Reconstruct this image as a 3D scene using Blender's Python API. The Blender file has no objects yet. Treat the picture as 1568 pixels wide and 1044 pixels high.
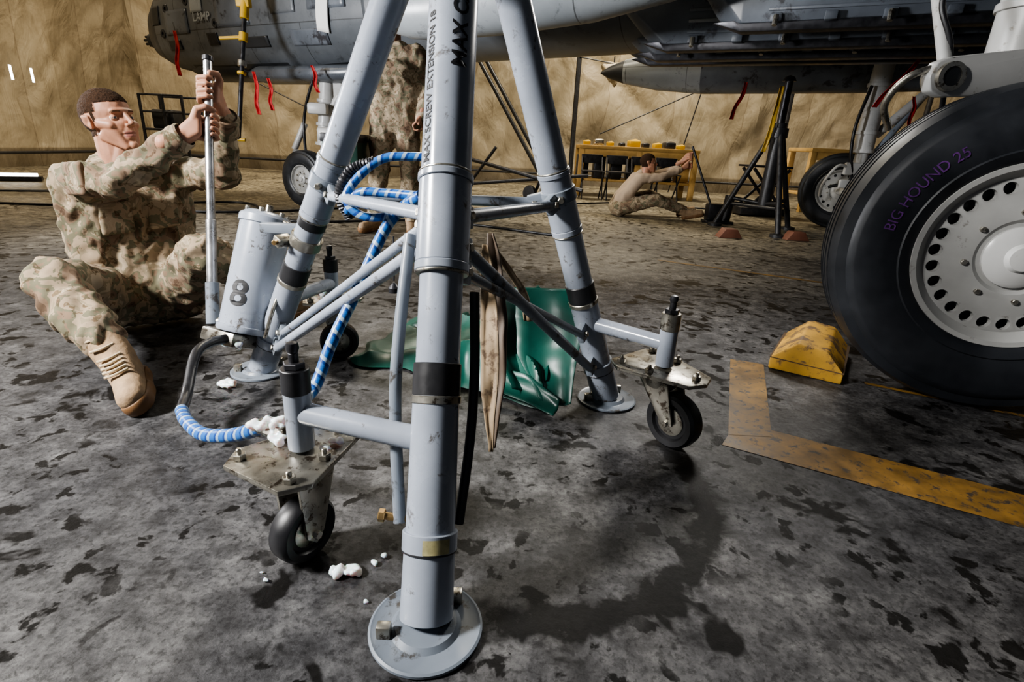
import bpy, bmesh, math, random
from mathutils import Matrix, Vector, Quaternion, noise
random.seed(7)
V=Vector
# ------------------------------------------------------------------ materials
def newmat(name):
    m=bpy.data.materials.new(name); m.use_nodes=True
    nt=m.node_tree; b=nt.nodes['Principled BSDF']; return m,nt,b
def noise_node(nt,scale,detail=4,rough=.55,dist=0,coord='Object',vec=None):
    tc=nt.nodes.new('ShaderNodeTexCoord'); n=nt.nodes.new('ShaderNodeTexNoise')
    n.inputs['Scale'].default_value=scale; n.inputs['Detail'].default_value=detail
    n.inputs['Roughness'].default_value=rough; n.inputs['Distortion'].default_value=dist
    if vec:
        mp=nt.nodes.new('ShaderNodeMapping'); mp.inputs['Scale'].default_value=vec
        nt.links.new(tc.outputs[coord],mp.inputs[0]); nt.links.new(mp.outputs[0],n.inputs['Vector'])
    else: nt.links.new(tc.outputs[coord],n.inputs['Vector'])
    return n
def ramp(nt,src,stops,interp='LINEAR'):
    r=nt.nodes.new('ShaderNodeValToRGB'); r.color_ramp.interpolation=interp
    while len(r.color_ramp.elements)<len(stops): r.color_ramp.elements.new(.5)
    for e,(p,c) in zip(r.color_ramp.elements,stops):
        e.position=p; e.color=(c[0],c[1],c[2],1) if hasattr(c,'__len__') else (c,c,c,1)
    nt.links.new(src,r.inputs[0]); return r
def bump(nt,b,src,strength,dist=.01):
    bp=nt.nodes.new('ShaderNodeBump'); bp.inputs['Strength'].default_value=strength; bp.inputs['Distance'].default_value=dist
    nt.links.new(src,bp.inputs['Height']); nt.links.new(bp.outputs[0],b.inputs['Normal']); return bp
def mat(name,c,rough=.5,metal=0,var=.15,scale=12,bmp=0,dirt=None,dirt_pos=.62,dscale=1.7):
    m,nt,b=newmat(name)
    n=noise_node(nt,scale,6,.6)
    lo=[x*(1-var) for x in c]; hi=[min(1,x*(1+var)) for x in c]
    r=ramp(nt,n.outputs[0],[(.3,lo),(.7,hi)]); col=r.outputs[0]
    if dirt:
        n2=noise_node(nt,scale*dscale,8,.7,.3); k=ramp(nt,n2.outputs[0],[(dirt_pos,0.),(dirt_pos+.07,1.)])
        mx=nt.nodes.new('ShaderNodeMix'); mx.data_type='RGBA'
        nt.links.new(k.outputs[0],mx.inputs[0]); nt.links.new(col,mx.inputs[6]); mx.inputs[7].default_value=(*dirt,1); col=mx.outputs[2]
    nt.links.new(col,b.inputs['Base Color'])
    rr=ramp(nt,n.outputs[0],[(.3,max(.05,rough-.1)),(.7,min(1,rough+.1))]); nt.links.new(rr.outputs[0],b.inputs['Roughness'])
    b.inputs['Metallic'].default_value=metal
    if bmp: bump(nt,b,n.outputs[0],bmp)
    return m
def camo(name,k=1.0):
    m,nt,b=newmat(name)
    n=noise_node(nt,13,3,.5,.6)
    r=ramp(nt,n.outputs[0],[(0,(.14*k,.09*k,.055*k)),(.36,(.23*k,.155*k,.10*k)),(.43,(.17*k,.155*k,.095*k)),(.50,(.36*k,.275*k,.185*k)),(.58,(.28*k,.225*k,.145*k)),(.63,(.44*k,.355*k,.25*k))],'CONSTANT')
    n2=noise_node(nt,30,3,.5,.4); r2=ramp(nt,n2.outputs[0],[(0,(1,1,1)),(.60,(.55,.48,.40)),(.68,(1.,1.,1.))],'CONSTANT')
    mx=nt.nodes.new('ShaderNodeMix'); mx.data_type='RGBA'; mx.blend_type='MULTIPLY'; mx.inputs[0].default_value=1
    nt.links.new(r.outputs[0],mx.inputs[6]); nt.links.new(r2.outputs[0],mx.inputs[7]); nt.links.new(mx.outputs[2],b.inputs['Base Color'])
    b.inputs['Roughness'].default_value=.9
    n3=noise_node(nt,60,4,.6); bump(nt,b,n3.outputs[0],.25,.004)
    return m
PAINT=mat('grey_blue_paint',(.285,.315,.37),.24,0,.18,5,0,dirt=(.09,.08,.07),dirt_pos=.59,dscale=4)
PAINTD=mat('grey_blue_paint_dull',(.17,.195,.23),.36,0,.16,6,0,dirt=(.06,.055,.05),dirt_pos=.56,dscale=3)
BLACK=mat('black_rubber',(.014,.014,.016),.4,0,.3,20,.05)
TYRE=mat('tyre_rubber',(.016,.018,.022),.45,0,.3,9,.1)
BLKP=mat('black_paint',(.018,.018,.02),.4,0,.3,20)
STEEL=mat('zinc_steel',(.40,.38,.33),.34,.9,.25,25,0,dirt=(.10,.08,.06),dirt_pos=.54)
ROD=mat('worn_chrome',(.45,.45,.46),.3,.8,.2,18)
DKSTEEL=mat('dark_steel',(.05,.05,.055),.4,.7,.3,25)
BRASS=mat('brass_bolt',(.50,.34,.16),.35,.9,.2,25)
YTAG=mat('yellow_tag',(.42,.38,.20),.5,0,.4,30)
def hose_mat():
    m,nt,b=newmat('blue_white_spiral_wrap')
    tc=nt.nodes.new('ShaderNodeTexCoord'); sp=nt.nodes.new('ShaderNodeSeparateXYZ'); nt.links.new(tc.outputs['UV'],sp.inputs[0])
    a=nt.nodes.new('ShaderNodeMath'); a.operation='ADD'; nt.links.new(sp.outputs[0],a.inputs[0]); nt.links.new(sp.outputs[1],a.inputs[1])
    fr=nt.nodes.new('ShaderNodeMath'); fr.operation='FRACT'; nt.links.new(a.outputs[0],fr.inputs[0])
    r=ramp(nt,fr.outputs[0],[(0,(.02,.12,.38)),(.5,(.01,.045,.20)),(.72,(.27,.36,.46))],'CONSTANT'); nt.links.new(r.outputs[0],b.inputs['Base Color'])
    b.inputs['Roughness'].default_value=.35; return m
HOSEB=hose_mat()
CAMO=camo('camouflage_cloth',.86)
SKIN=mat('skin',(.43,.215,.135),.55,0,.18,26); SKIN.node_tree.nodes['Principled BSDF'].inputs['Subsurface Weight'].default_value=.12
SKIN.node_tree.nodes['Principled BSDF'].inputs['Subsurface Radius'].default_value=(.02,.008,.004)
LIP=mat('lips',(.34,.14,.11),.5,0,.1,30)
HAIR=mat('brown_hair',(.040,.022,.013),.95,0,.5,160,.6); HAIR.node_tree.nodes['Principled BSDF'].inputs['Specular IOR Level'].default_value=.15
BROW=mat('eyebrow_hair',(.15,.08,.045),.9,0,.3,120)
EYEW=mat('eye_white',(.60,.56,.52),.2,0,.03,10); IRIS=mat('iris',(.04,.06,.08),.15,0,.1,10)
TSHIRT=mat('tan_shirt',(.38,.29,.21),.9,0,.1,12)
BOOT=mat('tan_suede_boot',(.34,.23,.135),.85,0,.25,35,.4); SOLE=mat('brown_sole',(.18,.09,.035),.6,0,.2,25)
LACE=mat('boot_lace',(.50,.40,.27),.8,0,.1,40)
def panel_mat(name,c1,c2):
    m,nt,b=newmat(name); n=noise_node(nt,1.2,6,.65)
    r=ramp(nt,n.outputs[0],[(.35,c1),(.65,c2)])
    tc=nt.nodes.new('ShaderNodeTexCoord'); sp=nt.nodes.new('ShaderNodeSeparateXYZ'); cb=nt.nodes.new('ShaderNodeCombineXYZ')
    nt.links.new(tc.outputs['Object'],sp.inputs[0]); nt.links.new(sp.outputs[0],cb.inputs[0]); nt.links.new(sp.outputs[2],cb.inputs[1])
    bk=nt.nodes.new('ShaderNodeTexBrick'); bk.inputs['Scale'].default_value=1; bk.inputs['Mortar Size'].default_value=.005; bk.inputs['Brick Width'].default_value=.83; bk.inputs['Row Height'].default_value=.37
    bk.inputs['Color1'].default_value=(1,1,1,1); bk.inputs['Color2'].default_value=(.84,.86,.88,1); bk.inputs['Mortar'].default_value=(.35,.35,.35,1)
    nt.links.new(cb.outputs[0],bk.inputs[0])
    mx=nt.nodes.new('ShaderNodeMix'); mx.data_type='RGBA'; mx.blend_type='MULTIPLY'; mx.inputs[0].default_value=1
    nt.links.new(r.outputs[0],mx.inputs[6]); nt.links.new(bk.outputs[0],mx.inputs[7])
    n2=noise_node(nt,9,8,.7,.3); k=ramp(nt,n2.outputs[0],[(.56,(1,1,1)),(.66,(.55,.55,.55))])
    mx2=nt.nodes.new('ShaderNodeMix'); mx2.data_type='RGBA'; mx2.blend_type='MULTIPLY'; mx2.inputs[0].default_value=1
    nt.links.new(mx.outputs[2],mx2.inputs[6]); nt.links.new(k.outputs[0],mx2.inputs[7]); nt.links.new(mx2.outputs[2],b.inputs['Base Color'])
    b.inputs['Roughness'].default_value=.36; return m
FUS=panel_mat('aircraft_grey',(.078,.086,.096),(.15,.16,.172))
FUSL=panel_mat('aircraft_light_grey',(.27,.29,.305),(.39,.41,.425))
PYL=mat('pylon_dark_grey',(.105,.118,.138),.34,0,.3,3,0,dirt=(.03,.03,.035),dirt_pos=.55)
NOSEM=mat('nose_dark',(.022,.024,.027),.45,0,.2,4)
WHITEG=mat('gear_white_paint',(.50,.50,.49),.35,0,.08,6,0,dirt=(.22,.19,.15),dirt_pos=.60)
RIM=mat('wheel_rim_paint',(.36,.36,.35),.45,0,.1,6,0,dirt=(.13,.12,.10),dirt_pos=.60)
RED=mat('red_streamer',(.40,.012,.012),.7,0,.1,10)
YEL=mat('yellow_paint',(.55,.34,.03),.5,0,.15,10)
WOOD=mat('bench_wood',(.46,.29,.10),.6,0,.2,6)
GREEN=mat('green_vinyl_tarp',(.003,.066,.048),.42,0,.3,6,.2)
CANV=mat('brown_leather',(.085,.06,.042),.6,0,.25,14); CREAM=mat('tan_leather_lining',(.27,.20,.125),.7,0,.3,12,0,dirt=(.12,.08,.05),dirt_pos=.55)
ICE=mat('ice',(.80,.84,.87),.25,0,.05,20,.4); ICE.node_tree.nodes['Principled BSDF'].inputs['Subsurface Weight'].default_value=.3
PAPER=mat('paper_tag',(.8,.8,.78),.7,0,.05,10)
TEXTM=mat('stencil_black',(.010,.010,.012),.6,0,.1,20)
PURPLE=mat('purple_chalk',(.095,.025,.15),.7,0,.5,60)
CASEG=mat('case_green',(.02,.06,.045),.4,0,.2,10)
CHOCK=mat('worn_yellow_wood',(.48,.27,.04),.7,0,.25,9,.4,dirt=(.15,.09,.04),dirt_pos=.50)
SEAM=mat('dark_seam',(.10,.06,.03),.8); REDW=mat('red_brown_wood',(.12,.045,.025),.7)
GLOW,_nt,_b=newmat('tube_and_slit_glow'); _b.inputs['Emission Color'].default_value=(1,.97,.9,1); _b.inputs['Emission Strength'].default_value=6
# ------------------------------------------------------------------ helpers
def grp(name,loc=(0,0,0),mtx=None):
    e=bpy.data.objects.new(name,None); bpy.context.collection.objects.link(e)
    e.matrix_basis=mtx if mtx else Matrix.Translation(V(loc)); e.empty_display_size=.1; return e
def fin(name,me,m,parent=None,basis=None,smooth=True):
    if m is not None and not len(me.materials):
        for x in (m if isinstance(m,(list,tuple)) else [m]): me.materials.append(x)
    ob=bpy.data.objects.new(name,me); bpy.context.collection.objects.link(ob)
    if basis: ob.matrix_basis=basis
    if parent: ob.parent=parent; ob.matrix_parent_inverse=parent.matrix_basis.inverted()
    if smooth:
        for p in me.polygons: p.use_smooth=True
        try: me.set_sharp_from_angle(angle=math.radians(38))
        except Exception: pass
    return ob
def bm2(name,bm,m,parent=None,basis=None,smooth=True):
    bmesh.ops.recalc_face_normals(bm,faces=bm.faces)
    me=bpy.data.meshes.new(name); bm.to_mesh(me); bm.free(); return fin(name,me,m,parent,basis,smooth)
def rotz(d): return V(d).normalized().to_track_quat('Z','Y').to_matrix()
def lathe(name,prof,o,axis,m,parent,seg=40,basis=None,closed=False):
    """prof: (axial,radius) list"""
    R=rotz(axis); bm=bmesh.new(); rings=[]
    for a,r in prof:
        if r<1e-5: rings.append([bm.verts.new(V(o)+R@V((0,0,a)))]); continue
        rings.append([bm.verts.new(V(o)+R@V((r*math.cos(2*math.pi*i/seg),r*math.sin(2*math.pi*i/seg),a))) for i in range(seg)])
    pairs=list(zip(rings[:-1],rings[1:]))
    if closed: pairs.append((rings[-1],rings[0]))
    for A_,B_ in pairs:
        for i in range(seg):
            j=(i+1)%seg
            if len(A_)==1 and len(B_)==1: break
            if len(A_)==1: bm.faces.new((A_[0],B_[i],B_[j]))
            elif len(B_)==1: bm.faces.new((A_[i],B_[0],A_[j]))
            else: bm.faces.new((A_[i],B_[i],B_[j],A_[j]))
    if not closed:
        for rg in (rings[0],rings[-1]):
            if len(rg)>1: bm.faces.new(rg)
    return bm2(name,bm,m,parent,basis)
def tube(name,p1,p2,r,m,parent,r2=None,seg=32,bev=.0015):
    p1=V(p1);p2=V(p2);L=(p2-p1).length; r2=r if r2 is None else r2; b=min(bev,r*.3,L*.3)
    return lathe(name,[(0,0),(0,r-b),(b,r),(L-b,r2),(L,r2-b),(L,0)],p1,p2-p1,m,parent,seg)
def box(name,c,size,m,parent,R=None,bev=.004,basis=None):
    bm=bmesh.new(); bmesh.ops.create_cube(bm,size=1)
    for v in bm.verts: v.co=V((v.co.x*size[0],v.co.y*size[1],v.co.z*size[2]))
    if bev: bmesh.ops.bevel(bm,geom=list(bm.edges),offset=min(bev,min(size)*.4),segments=2,affect='EDGES',profile=.5)
    for v in bm.verts: v.co=V(c)+((R@v.co) if R else v.co)
    return bm2(name,bm,m,parent,basis)
def hullbm(pts):
    bm=bmesh.new(); vs=[bm.verts.new(p) for p in pts]
    r=bmesh.ops.convex_hull(bm,input=vs)
    dele=[v for v in bm.verts if not v.link_faces]
    for v in dele: bm.verts.remove(v)
    return bm
def hullpts(name,pts,m,parent,bev=.004,basis=None,smooth=True):
    bm=hullbm(pts)
    bmesh.ops.dissolve_limit(bm,angle_limit=.02,verts=bm.verts,edges=bm.edges)
    if bev: bmesh.ops.bevel(bm,geom=list(bm.edges),offset=bev,segments=2,affect='EDGES',profile=.5)
    return bm2(name,bm,m,parent,basis,smooth)
def catmull(pts,n=10):
    P=[V(p) for p in pts]; P=[2*P[0]-P[1]]+P+[2*P[-1]-P[-2]]; out=[]
    for i in range(1,len(P)-2):
        for k in range(n):
            t=k/n; a,b,c,d=P[i-1],P[i],P[i+1],P[i+2]
            out.append(.5*((2*b)+(c-a)*t+(2*a-5*b+4*c-d)*t*t+(3*b-a-3*c+d)*t**3))
    out.append(P[-2]); return out
def sweep(name,pts,r,m,parent,seg=14,n=10,pitch=None,rfun=None):
    C=catmull(pts,n) if n>1 else [V(p) for p in pts]
    bm=bmesh.new(); uv=bm.loops.layers.uv.new('UVMap'); rings=[];L=[0]
    for a,b in zip(C[:-1],C[1:]): L.append(L[-1]+(b-a).length)
    t0=(C[1]-C[0]).normalized(); up=t0.orthogonal().normalized()
    for i,c in enumerate(C):
        t=(C[min(i+1,len(C)-1)]-C[max(i-1,0)]).normalized()
        up=(up-t*up.dot(t)).normalized(); s=t.cross(up); rr=rfun(i/(len(C)-1))*r if rfun else r
        rings.append([bm.verts.new(c+(up*math.cos(2*math.pi*k/seg)+s*math.sin(2*math.pi*k/seg))*rr) for k in range(seg)])
    pt=pitch or .03
    for i in range(len(rings)-1):
        for k in range(seg):
            j=(k+1)%seg; f=bm.faces.new((rings[i][k],rings[i+1][k],rings[i+1][j],rings[i][j]))
            us=[(L[i]/pt,k/seg),(L[i+1]/pt,k/seg),(L[i+1]/pt,(k+1)/seg),(L[i]/pt,(k+1)/seg)]
            for lp,u in zip(f.loops,us): lp[uv].uv=u
    bm.faces.new(rings[0]); bm.faces.new(rings[-1])
    return bm2(name,bm,m,parent)
_b=bmesh.new(); bmesh.ops.create_icosphere(_b,subdivisions=3,radius=1); US=[v.co.copy() for v in _b.verts]; _b.free()
def blob(name,parts,vox,m,parent,smooth=3,wr=None,post=None,mtx=None,matfun=None):
    """one continuous skin grown over rounded hull parts"""
    big=bpy.data.meshes.new('t'); acc=bmesh.new()
    for part in parts:
        if part[0]=='e':
            _,c,rad=part[:3]; R=part[3] if len(part)>3 else Matrix.Identity(3)
            pts=[V(c)+R@V((u.x*rad[0],u.y*rad[1],u.z*rad[2])) for u in US]
        else: pts=[V(c)+u*r for c,r in part for u in US]
        b=hullbm(pts); t=bpy.data.meshes.new('t2'); b.to_mesh(t); b.free(); acc.from_mesh(t); bpy.data.meshes.remove(t)
    bmesh.ops.recalc_face_normals(acc,faces=acc.faces)
    acc.to_mesh(big); acc.free()
    ob=bpy.data.objects.new('t',big); bpy.context.collection.objects.link(ob)
    md=ob.modifiers.new('r','REMESH'); md.mode='VOXEL'; md.voxel_size=vox
    dg=bpy.context.evaluated_depsgraph_get(); dg.update(); ev=ob.evaluated_get(dg)
    me=bpy.data.meshes.new_from_object(ev); bpy.data.objects.remove(ob)
    bm=bmesh.new(); bm.from_mesh(me)
    for _ in range(smooth): bmesh.ops.smooth_vert(bm,verts=bm.verts,factor=.5,use_axis_x=True,use_axis_y=True,use_axis_z=True)
    bm.normal_update()
    if wr:
        amp,fr=wr
        for v in bm.verts:
            p=v.co*fr; q=V((p.x*1.1+.6*noise.noise(p*.6),p.y*1.1,p.z*.75))
            h=(1-abs(noise.noise(q))*2.2)*.6+noise.noise(q*2.3)*.5
            v.co+=v.normal*(h-.35)*amp
        for _ in range(1): bmesh.ops.smooth_vert(bm,verts=bm.verts,factor=.4,use_axis_x=True,use_axis_y=True,use_axis_z=True)
    if post: post(bm)
    bm.normal_update()
    if matfun:
        for f in bm.faces: f.material_index=matfun(f.calc_center_median(),f.normal)
    if mtx: bmesh.ops.transform(bm,matrix=mtx,verts=bm.verts)
    for f in bm.faces: f.smooth=True
    me.materials.clear()
    for x in (m if isinstance(m,(list,tuple)) else [m]): me.materials.append(x)
    bm.to_mesh(me); bm.free()
    o2=bpy.data.objects.new(name,me); bpy.context.collection.objects.link(o2)
    if parent: o2.parent=parent; o2.matrix_parent_inverse=parent.matrix_basis.inverted()
    return o2
def text_mesh(body,size,bold=.018):
    cu=bpy.data.curves.new('t','FONT'); cu.body=body; cu.size=size; cu.resolution_u=4; cu.offset=size*bold
    ob=bpy.data.objects.new('t',cu); bpy.context.collection.objects.link(ob)
    dg=bpy.context.evaluated_depsgraph_get(); dg.update(); me=bpy.data.meshes.new_from_object(ob.evaluated_get(dg)); bpy.data.objects.remove(ob)
    me.materials.clear()
    bm=bmesh.new(); bm.from_mesh(me); bmesh.ops.triangulate(bm,faces=bm.faces)
    bmesh.ops.subdivide_edges(bm,edges=[e for e in bm.edges if e.calc_length()>size*.12],cuts=2); return bm
def text_on_tube(name,body,size,p0,axis,r,facing,off_deg,m,parent,upright=False):
    """text running up the tube (or upright round it); baseline at angle off_deg from 'facing'"""
    bm=text_mesh(body,size); a=V(axis).normalized(); f=V(facing); f=(f-a*f.dot(a)).normalized(); s=a.cross(f)
    for v in bm.verts:
        if upright: th=math.radians(off_deg)+v.co.x/r; ax_=v.co.y
        else: th=math.radians(off_deg)-v.co.y/r; ax_=v.co.x
        v.co=V(p0)+a*ax_+(f*math.cos(th)+s*math.sin(th))*(r+.0009)
    return bm2(name,bm,m,parent,smooth=False)
# ------------------------------------------------------------------ camera
cd=bpy.data.cameras.new('cam'); cam=bpy.data.objects.new('camera',cd); bpy.context.collection.objects.link(cam)
cd.sensor_width=36; cd.lens=18.83; cd.clip_start=.02
cam.matrix_basis=Matrix.Translation((0,0,.78))@Matrix.Rotation(math.radians(70),4,'X')@Matrix.Rotation(math.radians(3),4,'Z')
bpy.context.scene.camera=cam
# ------------------------------------------------------------------ room
def floor_mat():
    m,nt,b=newmat('stained_concrete'); L=nt.links
    n1=noise_node(nt,1.3,6,.6); n2=noise_node(nt,12,10,.78); n3=noise_node(nt,75,4,.7)
    c1=ramp(nt,n2.outputs[0],[(.34,(.017,.017,.018)),(.48,(.060,.060,.063)),(.60,(.125,.125,.128)),(.72,(.21,.21,.21))])
    c1b=ramp(nt,n1.outputs[0],[(.35,(.50,.50,.52)),(.62,(1.15,1.13,1.10))])
    mx=nt.nodes.new('ShaderNodeMix'); mx.data_type='RGBA'; mx.blend_type='MULTIPLY'; mx.inputs[0].default_value=1
    L.new(c1.outputs[0],mx.inputs[6]); L.new(c1b.outputs[0],mx.inputs[7])
    sp=ramp(nt,n3.outputs[0],[(.38,.3),(.50,1.)])
    mx2=nt.nodes.new('ShaderNodeMix'); mx2.data_type='RGBA'; mx2.blend_type='MULTIPLY'; mx2.inputs[0].default_value=.8
    L.new(mx.outputs[2],mx2.inputs[6]); L.new(sp.outputs[0],mx2.inputs[7])
    # wet drips
    n4=noise_node(nt,15,4,.55,.3); n5=noise_node(nt,2.2,3,.5)
    w=ramp(nt,n4.outputs[0],[(.565,0.),(.60,1.)]); w2=ramp(nt,n5.outputs[0],[(.40,0.),(.48,1.)])
    wm=nt.nodes.new('ShaderNodeMath'); wm.operation='MULTIPLY'; L.new(w.outputs[0],wm.inputs[0]); L.new(w2.outputs[0],wm.inputs[1])
    n6=noise_node(nt,4.3,4,.6,.4); w3=ramp(nt,n6.outputs[0],[(.60,0.),(.63,1.)])
    wa=nt.nodes.new('ShaderNodeMath'); wa.operation='MAXIMUM'; L.new(wm.outputs[0],wa.inputs[0]); L.new(w3.outputs[0],wa.inputs[1])
    tc=nt.nodes.new('ShaderNodeTexCoord'); sb=nt.nodes.new('ShaderNodeVectorMath'); sb.operation='SUBTRACT'; sb.inputs[1].default_value=(.05,1.15,0)
    L.new(tc.outputs['Object'],sb.inputs[0]); ln=nt.nodes.new('ShaderNodeVectorMath'); ln.operation='LENGTH'; L.new(sb.outputs[0],ln.inputs[0])
    nz=nt.nodes.new('ShaderNodeMath'); nz.operation='MULTIPLY_ADD'; nz.inputs[1].default_value=.13; L.new(n4.outputs[0],nz.inputs[0]); L.new(ln.outputs['Value'],nz.inputs[2])
    rg=ramp(nt,nz.outputs[0],[(.455,0.),(.475,1.),(.53,1.),(.55,0.)])
    sx=nt.nodes.new('ShaderNodeSeparateXYZ'); L.new(sb.outputs[0],sx.inputs[0])
    mk=nt.nodes.new('ShaderNodeMath'); mk.operation='SUBTRACT'; L.new(sx.outputs[0],mk.inputs[0]); L.new(sx.outputs[1],mk.inputs[1])
    mk2=ramp(nt,mk.outputs[0],[(.12,0.),(.3,1.)])
    n7=ramp(nt,n2.outputs[0],[(.32,0.),(.44,1.)])
    r1=nt.nodes.new('ShaderNodeMath'); r1.operation='MULTIPLY'; L.new(rg.outputs[0],r1.inputs[0]); L.new(mk2.outputs[0],r1.inputs[1])
    r2=nt.nodes.new('ShaderNodeMath'); r2.operation='MULTIPLY'; L.new(r1.outputs[0],r2.inputs[0]); L.new(n7.outputs[0],r2.inputs[1])
    wt=nt.nodes.new('ShaderNodeMath'); wt.operation='MAXIMUM'; L.new(wa.outputs[0],wt.inputs[0]); L.new(r2.outputs[0],wt.inputs[1])
    wk=nt.nodes.new('ShaderNodeMath'); wk.operation='MULTIPLY'; wk.inputs[1].default_value=.93; L.new(wt.outputs[0],wk.inputs[0])
    mx3=nt.nodes.new('ShaderNodeMix'); mx3.data_type='RGBA'; L.new(wk.outputs[0],mx3.inputs[0]); L.new(mx2.outputs[2],mx3.inputs[6]); mx3.inputs[7].default_value=(.007,.0065,.006,1)
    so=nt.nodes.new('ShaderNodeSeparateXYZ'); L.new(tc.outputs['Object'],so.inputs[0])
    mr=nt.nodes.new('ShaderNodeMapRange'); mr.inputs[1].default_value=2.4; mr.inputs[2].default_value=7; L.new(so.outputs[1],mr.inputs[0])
    mx4=nt.nodes.new('ShaderNodeMix'); mx4.data_type='RGBA'; mx4.blend_type='MULTIPLY'; L.new(mr.outputs[0],mx4.inputs[0]); L.new(mx3.outputs[2],mx4.inputs[6]); mx4.inputs[7].default_value=(3.4,3.0,2.1,1)  # warm hangar light on the far floor, put into its colour
    L.new(mx4.outputs[2],b.inputs['Base Color'])
    rr=nt.nodes.new('ShaderNodeMix'); rr.data_type='FLOAT'; L.new(wt.outputs[0],rr.inputs[0]); rr.inputs[2].default_value=.47; rr.inputs[3].default_value=.30; L.new(rr.outputs[0],b.inputs['Roughness'])
    sl=nt.nodes.new('ShaderNodeMix'); sl.data_type='FLOAT'; L.new(wt.outputs[0],sl.inputs[0]); sl.inputs[2].default_value=.32; sl.inputs[3].default_value=.10; L.new(sl.outputs[0],b.inputs['Specular IOR Level'])
    bump(nt,b,n2.outputs[0],.5,.006); return m
bm=bmesh.new(); bmesh.ops.create_grid(bm,x_segments=2,y_segments=2,size=1)
for v in bm.verts: v.co=V((1.2+v.co.x*10.5,3.5+v.co.y*9.6,0))
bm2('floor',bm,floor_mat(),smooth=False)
def wall_mat():
    m,nt,b=newmat('tan_tent_fabric')
    n=noise_node(nt,.6,5,.6,.3); r=ramp(nt,n.outputs[0],[(.3,(.29,.245,.17)),(.7,(.44,.375,.27))])
    tc=nt.nodes.new('ShaderNodeTexCoord'); sp=nt.nodes.new('ShaderNodeSeparateXYZ'); nt.links.new(tc.outputs['Object'],sp.inputs[0])
    ad=nt.nodes.new('ShaderNodeMath'); ad.operation='ADD'; nt.links.new(sp.outputs[0],ad.inputs[0]); nt.links.new(sp.outputs[1],ad.inputs[1])
    dv=nt.nodes.new('ShaderNodeMath'); dv.operation='DIVIDE'; dv.inputs[1].default_value=1.45; nt.links.new(ad.outputs[0],dv.inputs[0])
    fr=nt.nodes.new('ShaderNodeMath'); fr.operation='FRACT'; nt.links.new(dv.outputs[0],fr.inputs[0])
    ln=ramp(nt,fr.outputs[0],[(0,(.55,.5,.45)),(.018,(1,1,1)),(.5,(1,1,1)),(.505,(.86,.85,.83)),(.99,(.86,.85,.83))])
    mx=nt.nodes.new('ShaderNodeMix'); mx.data_type='RGBA'; mx.blend_type='MULTIPLY'; mx.inputs[0].default_value=1
    nt.links.new(r.outputs[0],mx.inputs[6]); nt.links.new(ln.outputs[0],mx.inputs[7])
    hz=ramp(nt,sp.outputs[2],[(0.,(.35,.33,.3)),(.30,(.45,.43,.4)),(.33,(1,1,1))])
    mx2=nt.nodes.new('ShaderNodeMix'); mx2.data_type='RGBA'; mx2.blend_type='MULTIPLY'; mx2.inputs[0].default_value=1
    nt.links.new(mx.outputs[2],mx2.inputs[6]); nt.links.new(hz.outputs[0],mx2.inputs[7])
    n5=noise_node(nt,1.6,7,.7,.8); sm=ramp(nt,n5.outputs[0],[(.40,(.72,.70,.66)),(.56,(1,1,1))])
    mx3=nt.nodes.new('ShaderNodeMix'); mx3.data_type='RGBA'; mx3.blend_type='MULTIPLY'; mx3.inputs[0].default_value=1
    nt.links.new(mx2.outputs[2],mx3.inputs[6]); nt.links.new(sm.outputs[0],mx3.inputs[7])
    nt.links.new(mx3.outputs[2],b.inputs['Base Color']); b.inputs['Roughness'].default_value=.6
    n2=noise_node(nt,2.6,4,.55,1.2,vec=(1.,1.,.45)); bump(nt,b,n2.outputs[0],.6,.08); return m
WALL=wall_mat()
def fabric_wall(name,p0,p1,h,lean,nx=200,nz=64):
    p0=V(p0);p1=V(p1); d=p1-p0; nrm=V((0,0,1)).cross(d).normalized(); bm=bmesh.new(); g=[]
    def rd(q): return (1-min(1,abs(noise.noise(q))*2.6))**2
    for j in range(nz+1):
        row=[]
        for i in range(nx+1):
            s=i/nx; t=j/nz; p=p0+d*s+V((0,0,h*t))+V(lean)*t*t
            q=V((s*d.length,t*h,0)); w=noise.noise(V((q.x*.5,q.y*.3,1)))*.16+rd(V((q.x*.55+q.y*.45,q.y*.22-q.x*.05,4)))*.10+rd(V((q.x*.6-q.y*.5,q.y*.2,9)))*.08+rd(V((q.x*1.3-q.y*1.1,q.y*.5,14)))*.05
            w+=-.04*math.exp(-((q.x%1.9-.95)/.06)**2)
            row.append(bm.verts.new(p+nrm*w*min(1,t*6)))
        g.append(row)
    for j in range(nz):
        for i in range(nx): bm.faces.new((g[j][i],g[j][i+1],g[j+1][i+1],g[j+1][i]))
    return bm2(name,bm,WALL)
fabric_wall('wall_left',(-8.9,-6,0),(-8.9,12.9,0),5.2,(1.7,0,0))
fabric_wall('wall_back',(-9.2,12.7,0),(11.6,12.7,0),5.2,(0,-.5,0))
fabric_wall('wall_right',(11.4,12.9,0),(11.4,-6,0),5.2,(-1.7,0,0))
bm=bmesh.new(); bmesh.ops.create_grid(bm,x_segments=2,y_segments=2,size=1)
for v in bm.verts: v.co=V((1.2+v.co.x*10.5,3.5+v.co.y*9.6,5.2))
bm2('ceiling',bm,mat('roof_fabric',(.25,.22,.17),.8),smooth=False)
hf=grp('hangar_frame')
for i,pts in enumerate([[(-1.9,12.2,5.0),(-1.35,12.2,3.6),(-1.0,12.15,2.7),(-.35,12.1,1.65),(.42,12.1,.45),(.7,12.1,0)],
    [(-2.05,12.2,5.0),(-1.5,12.2,3.6),(-1.15,12.15,2.7),(-.5,12.1,1.65),(.27,12.1,.45),(.55,12.1,0)]]): sweep('brace_%d'%i,pts,.04,BLKP,hf)
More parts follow.
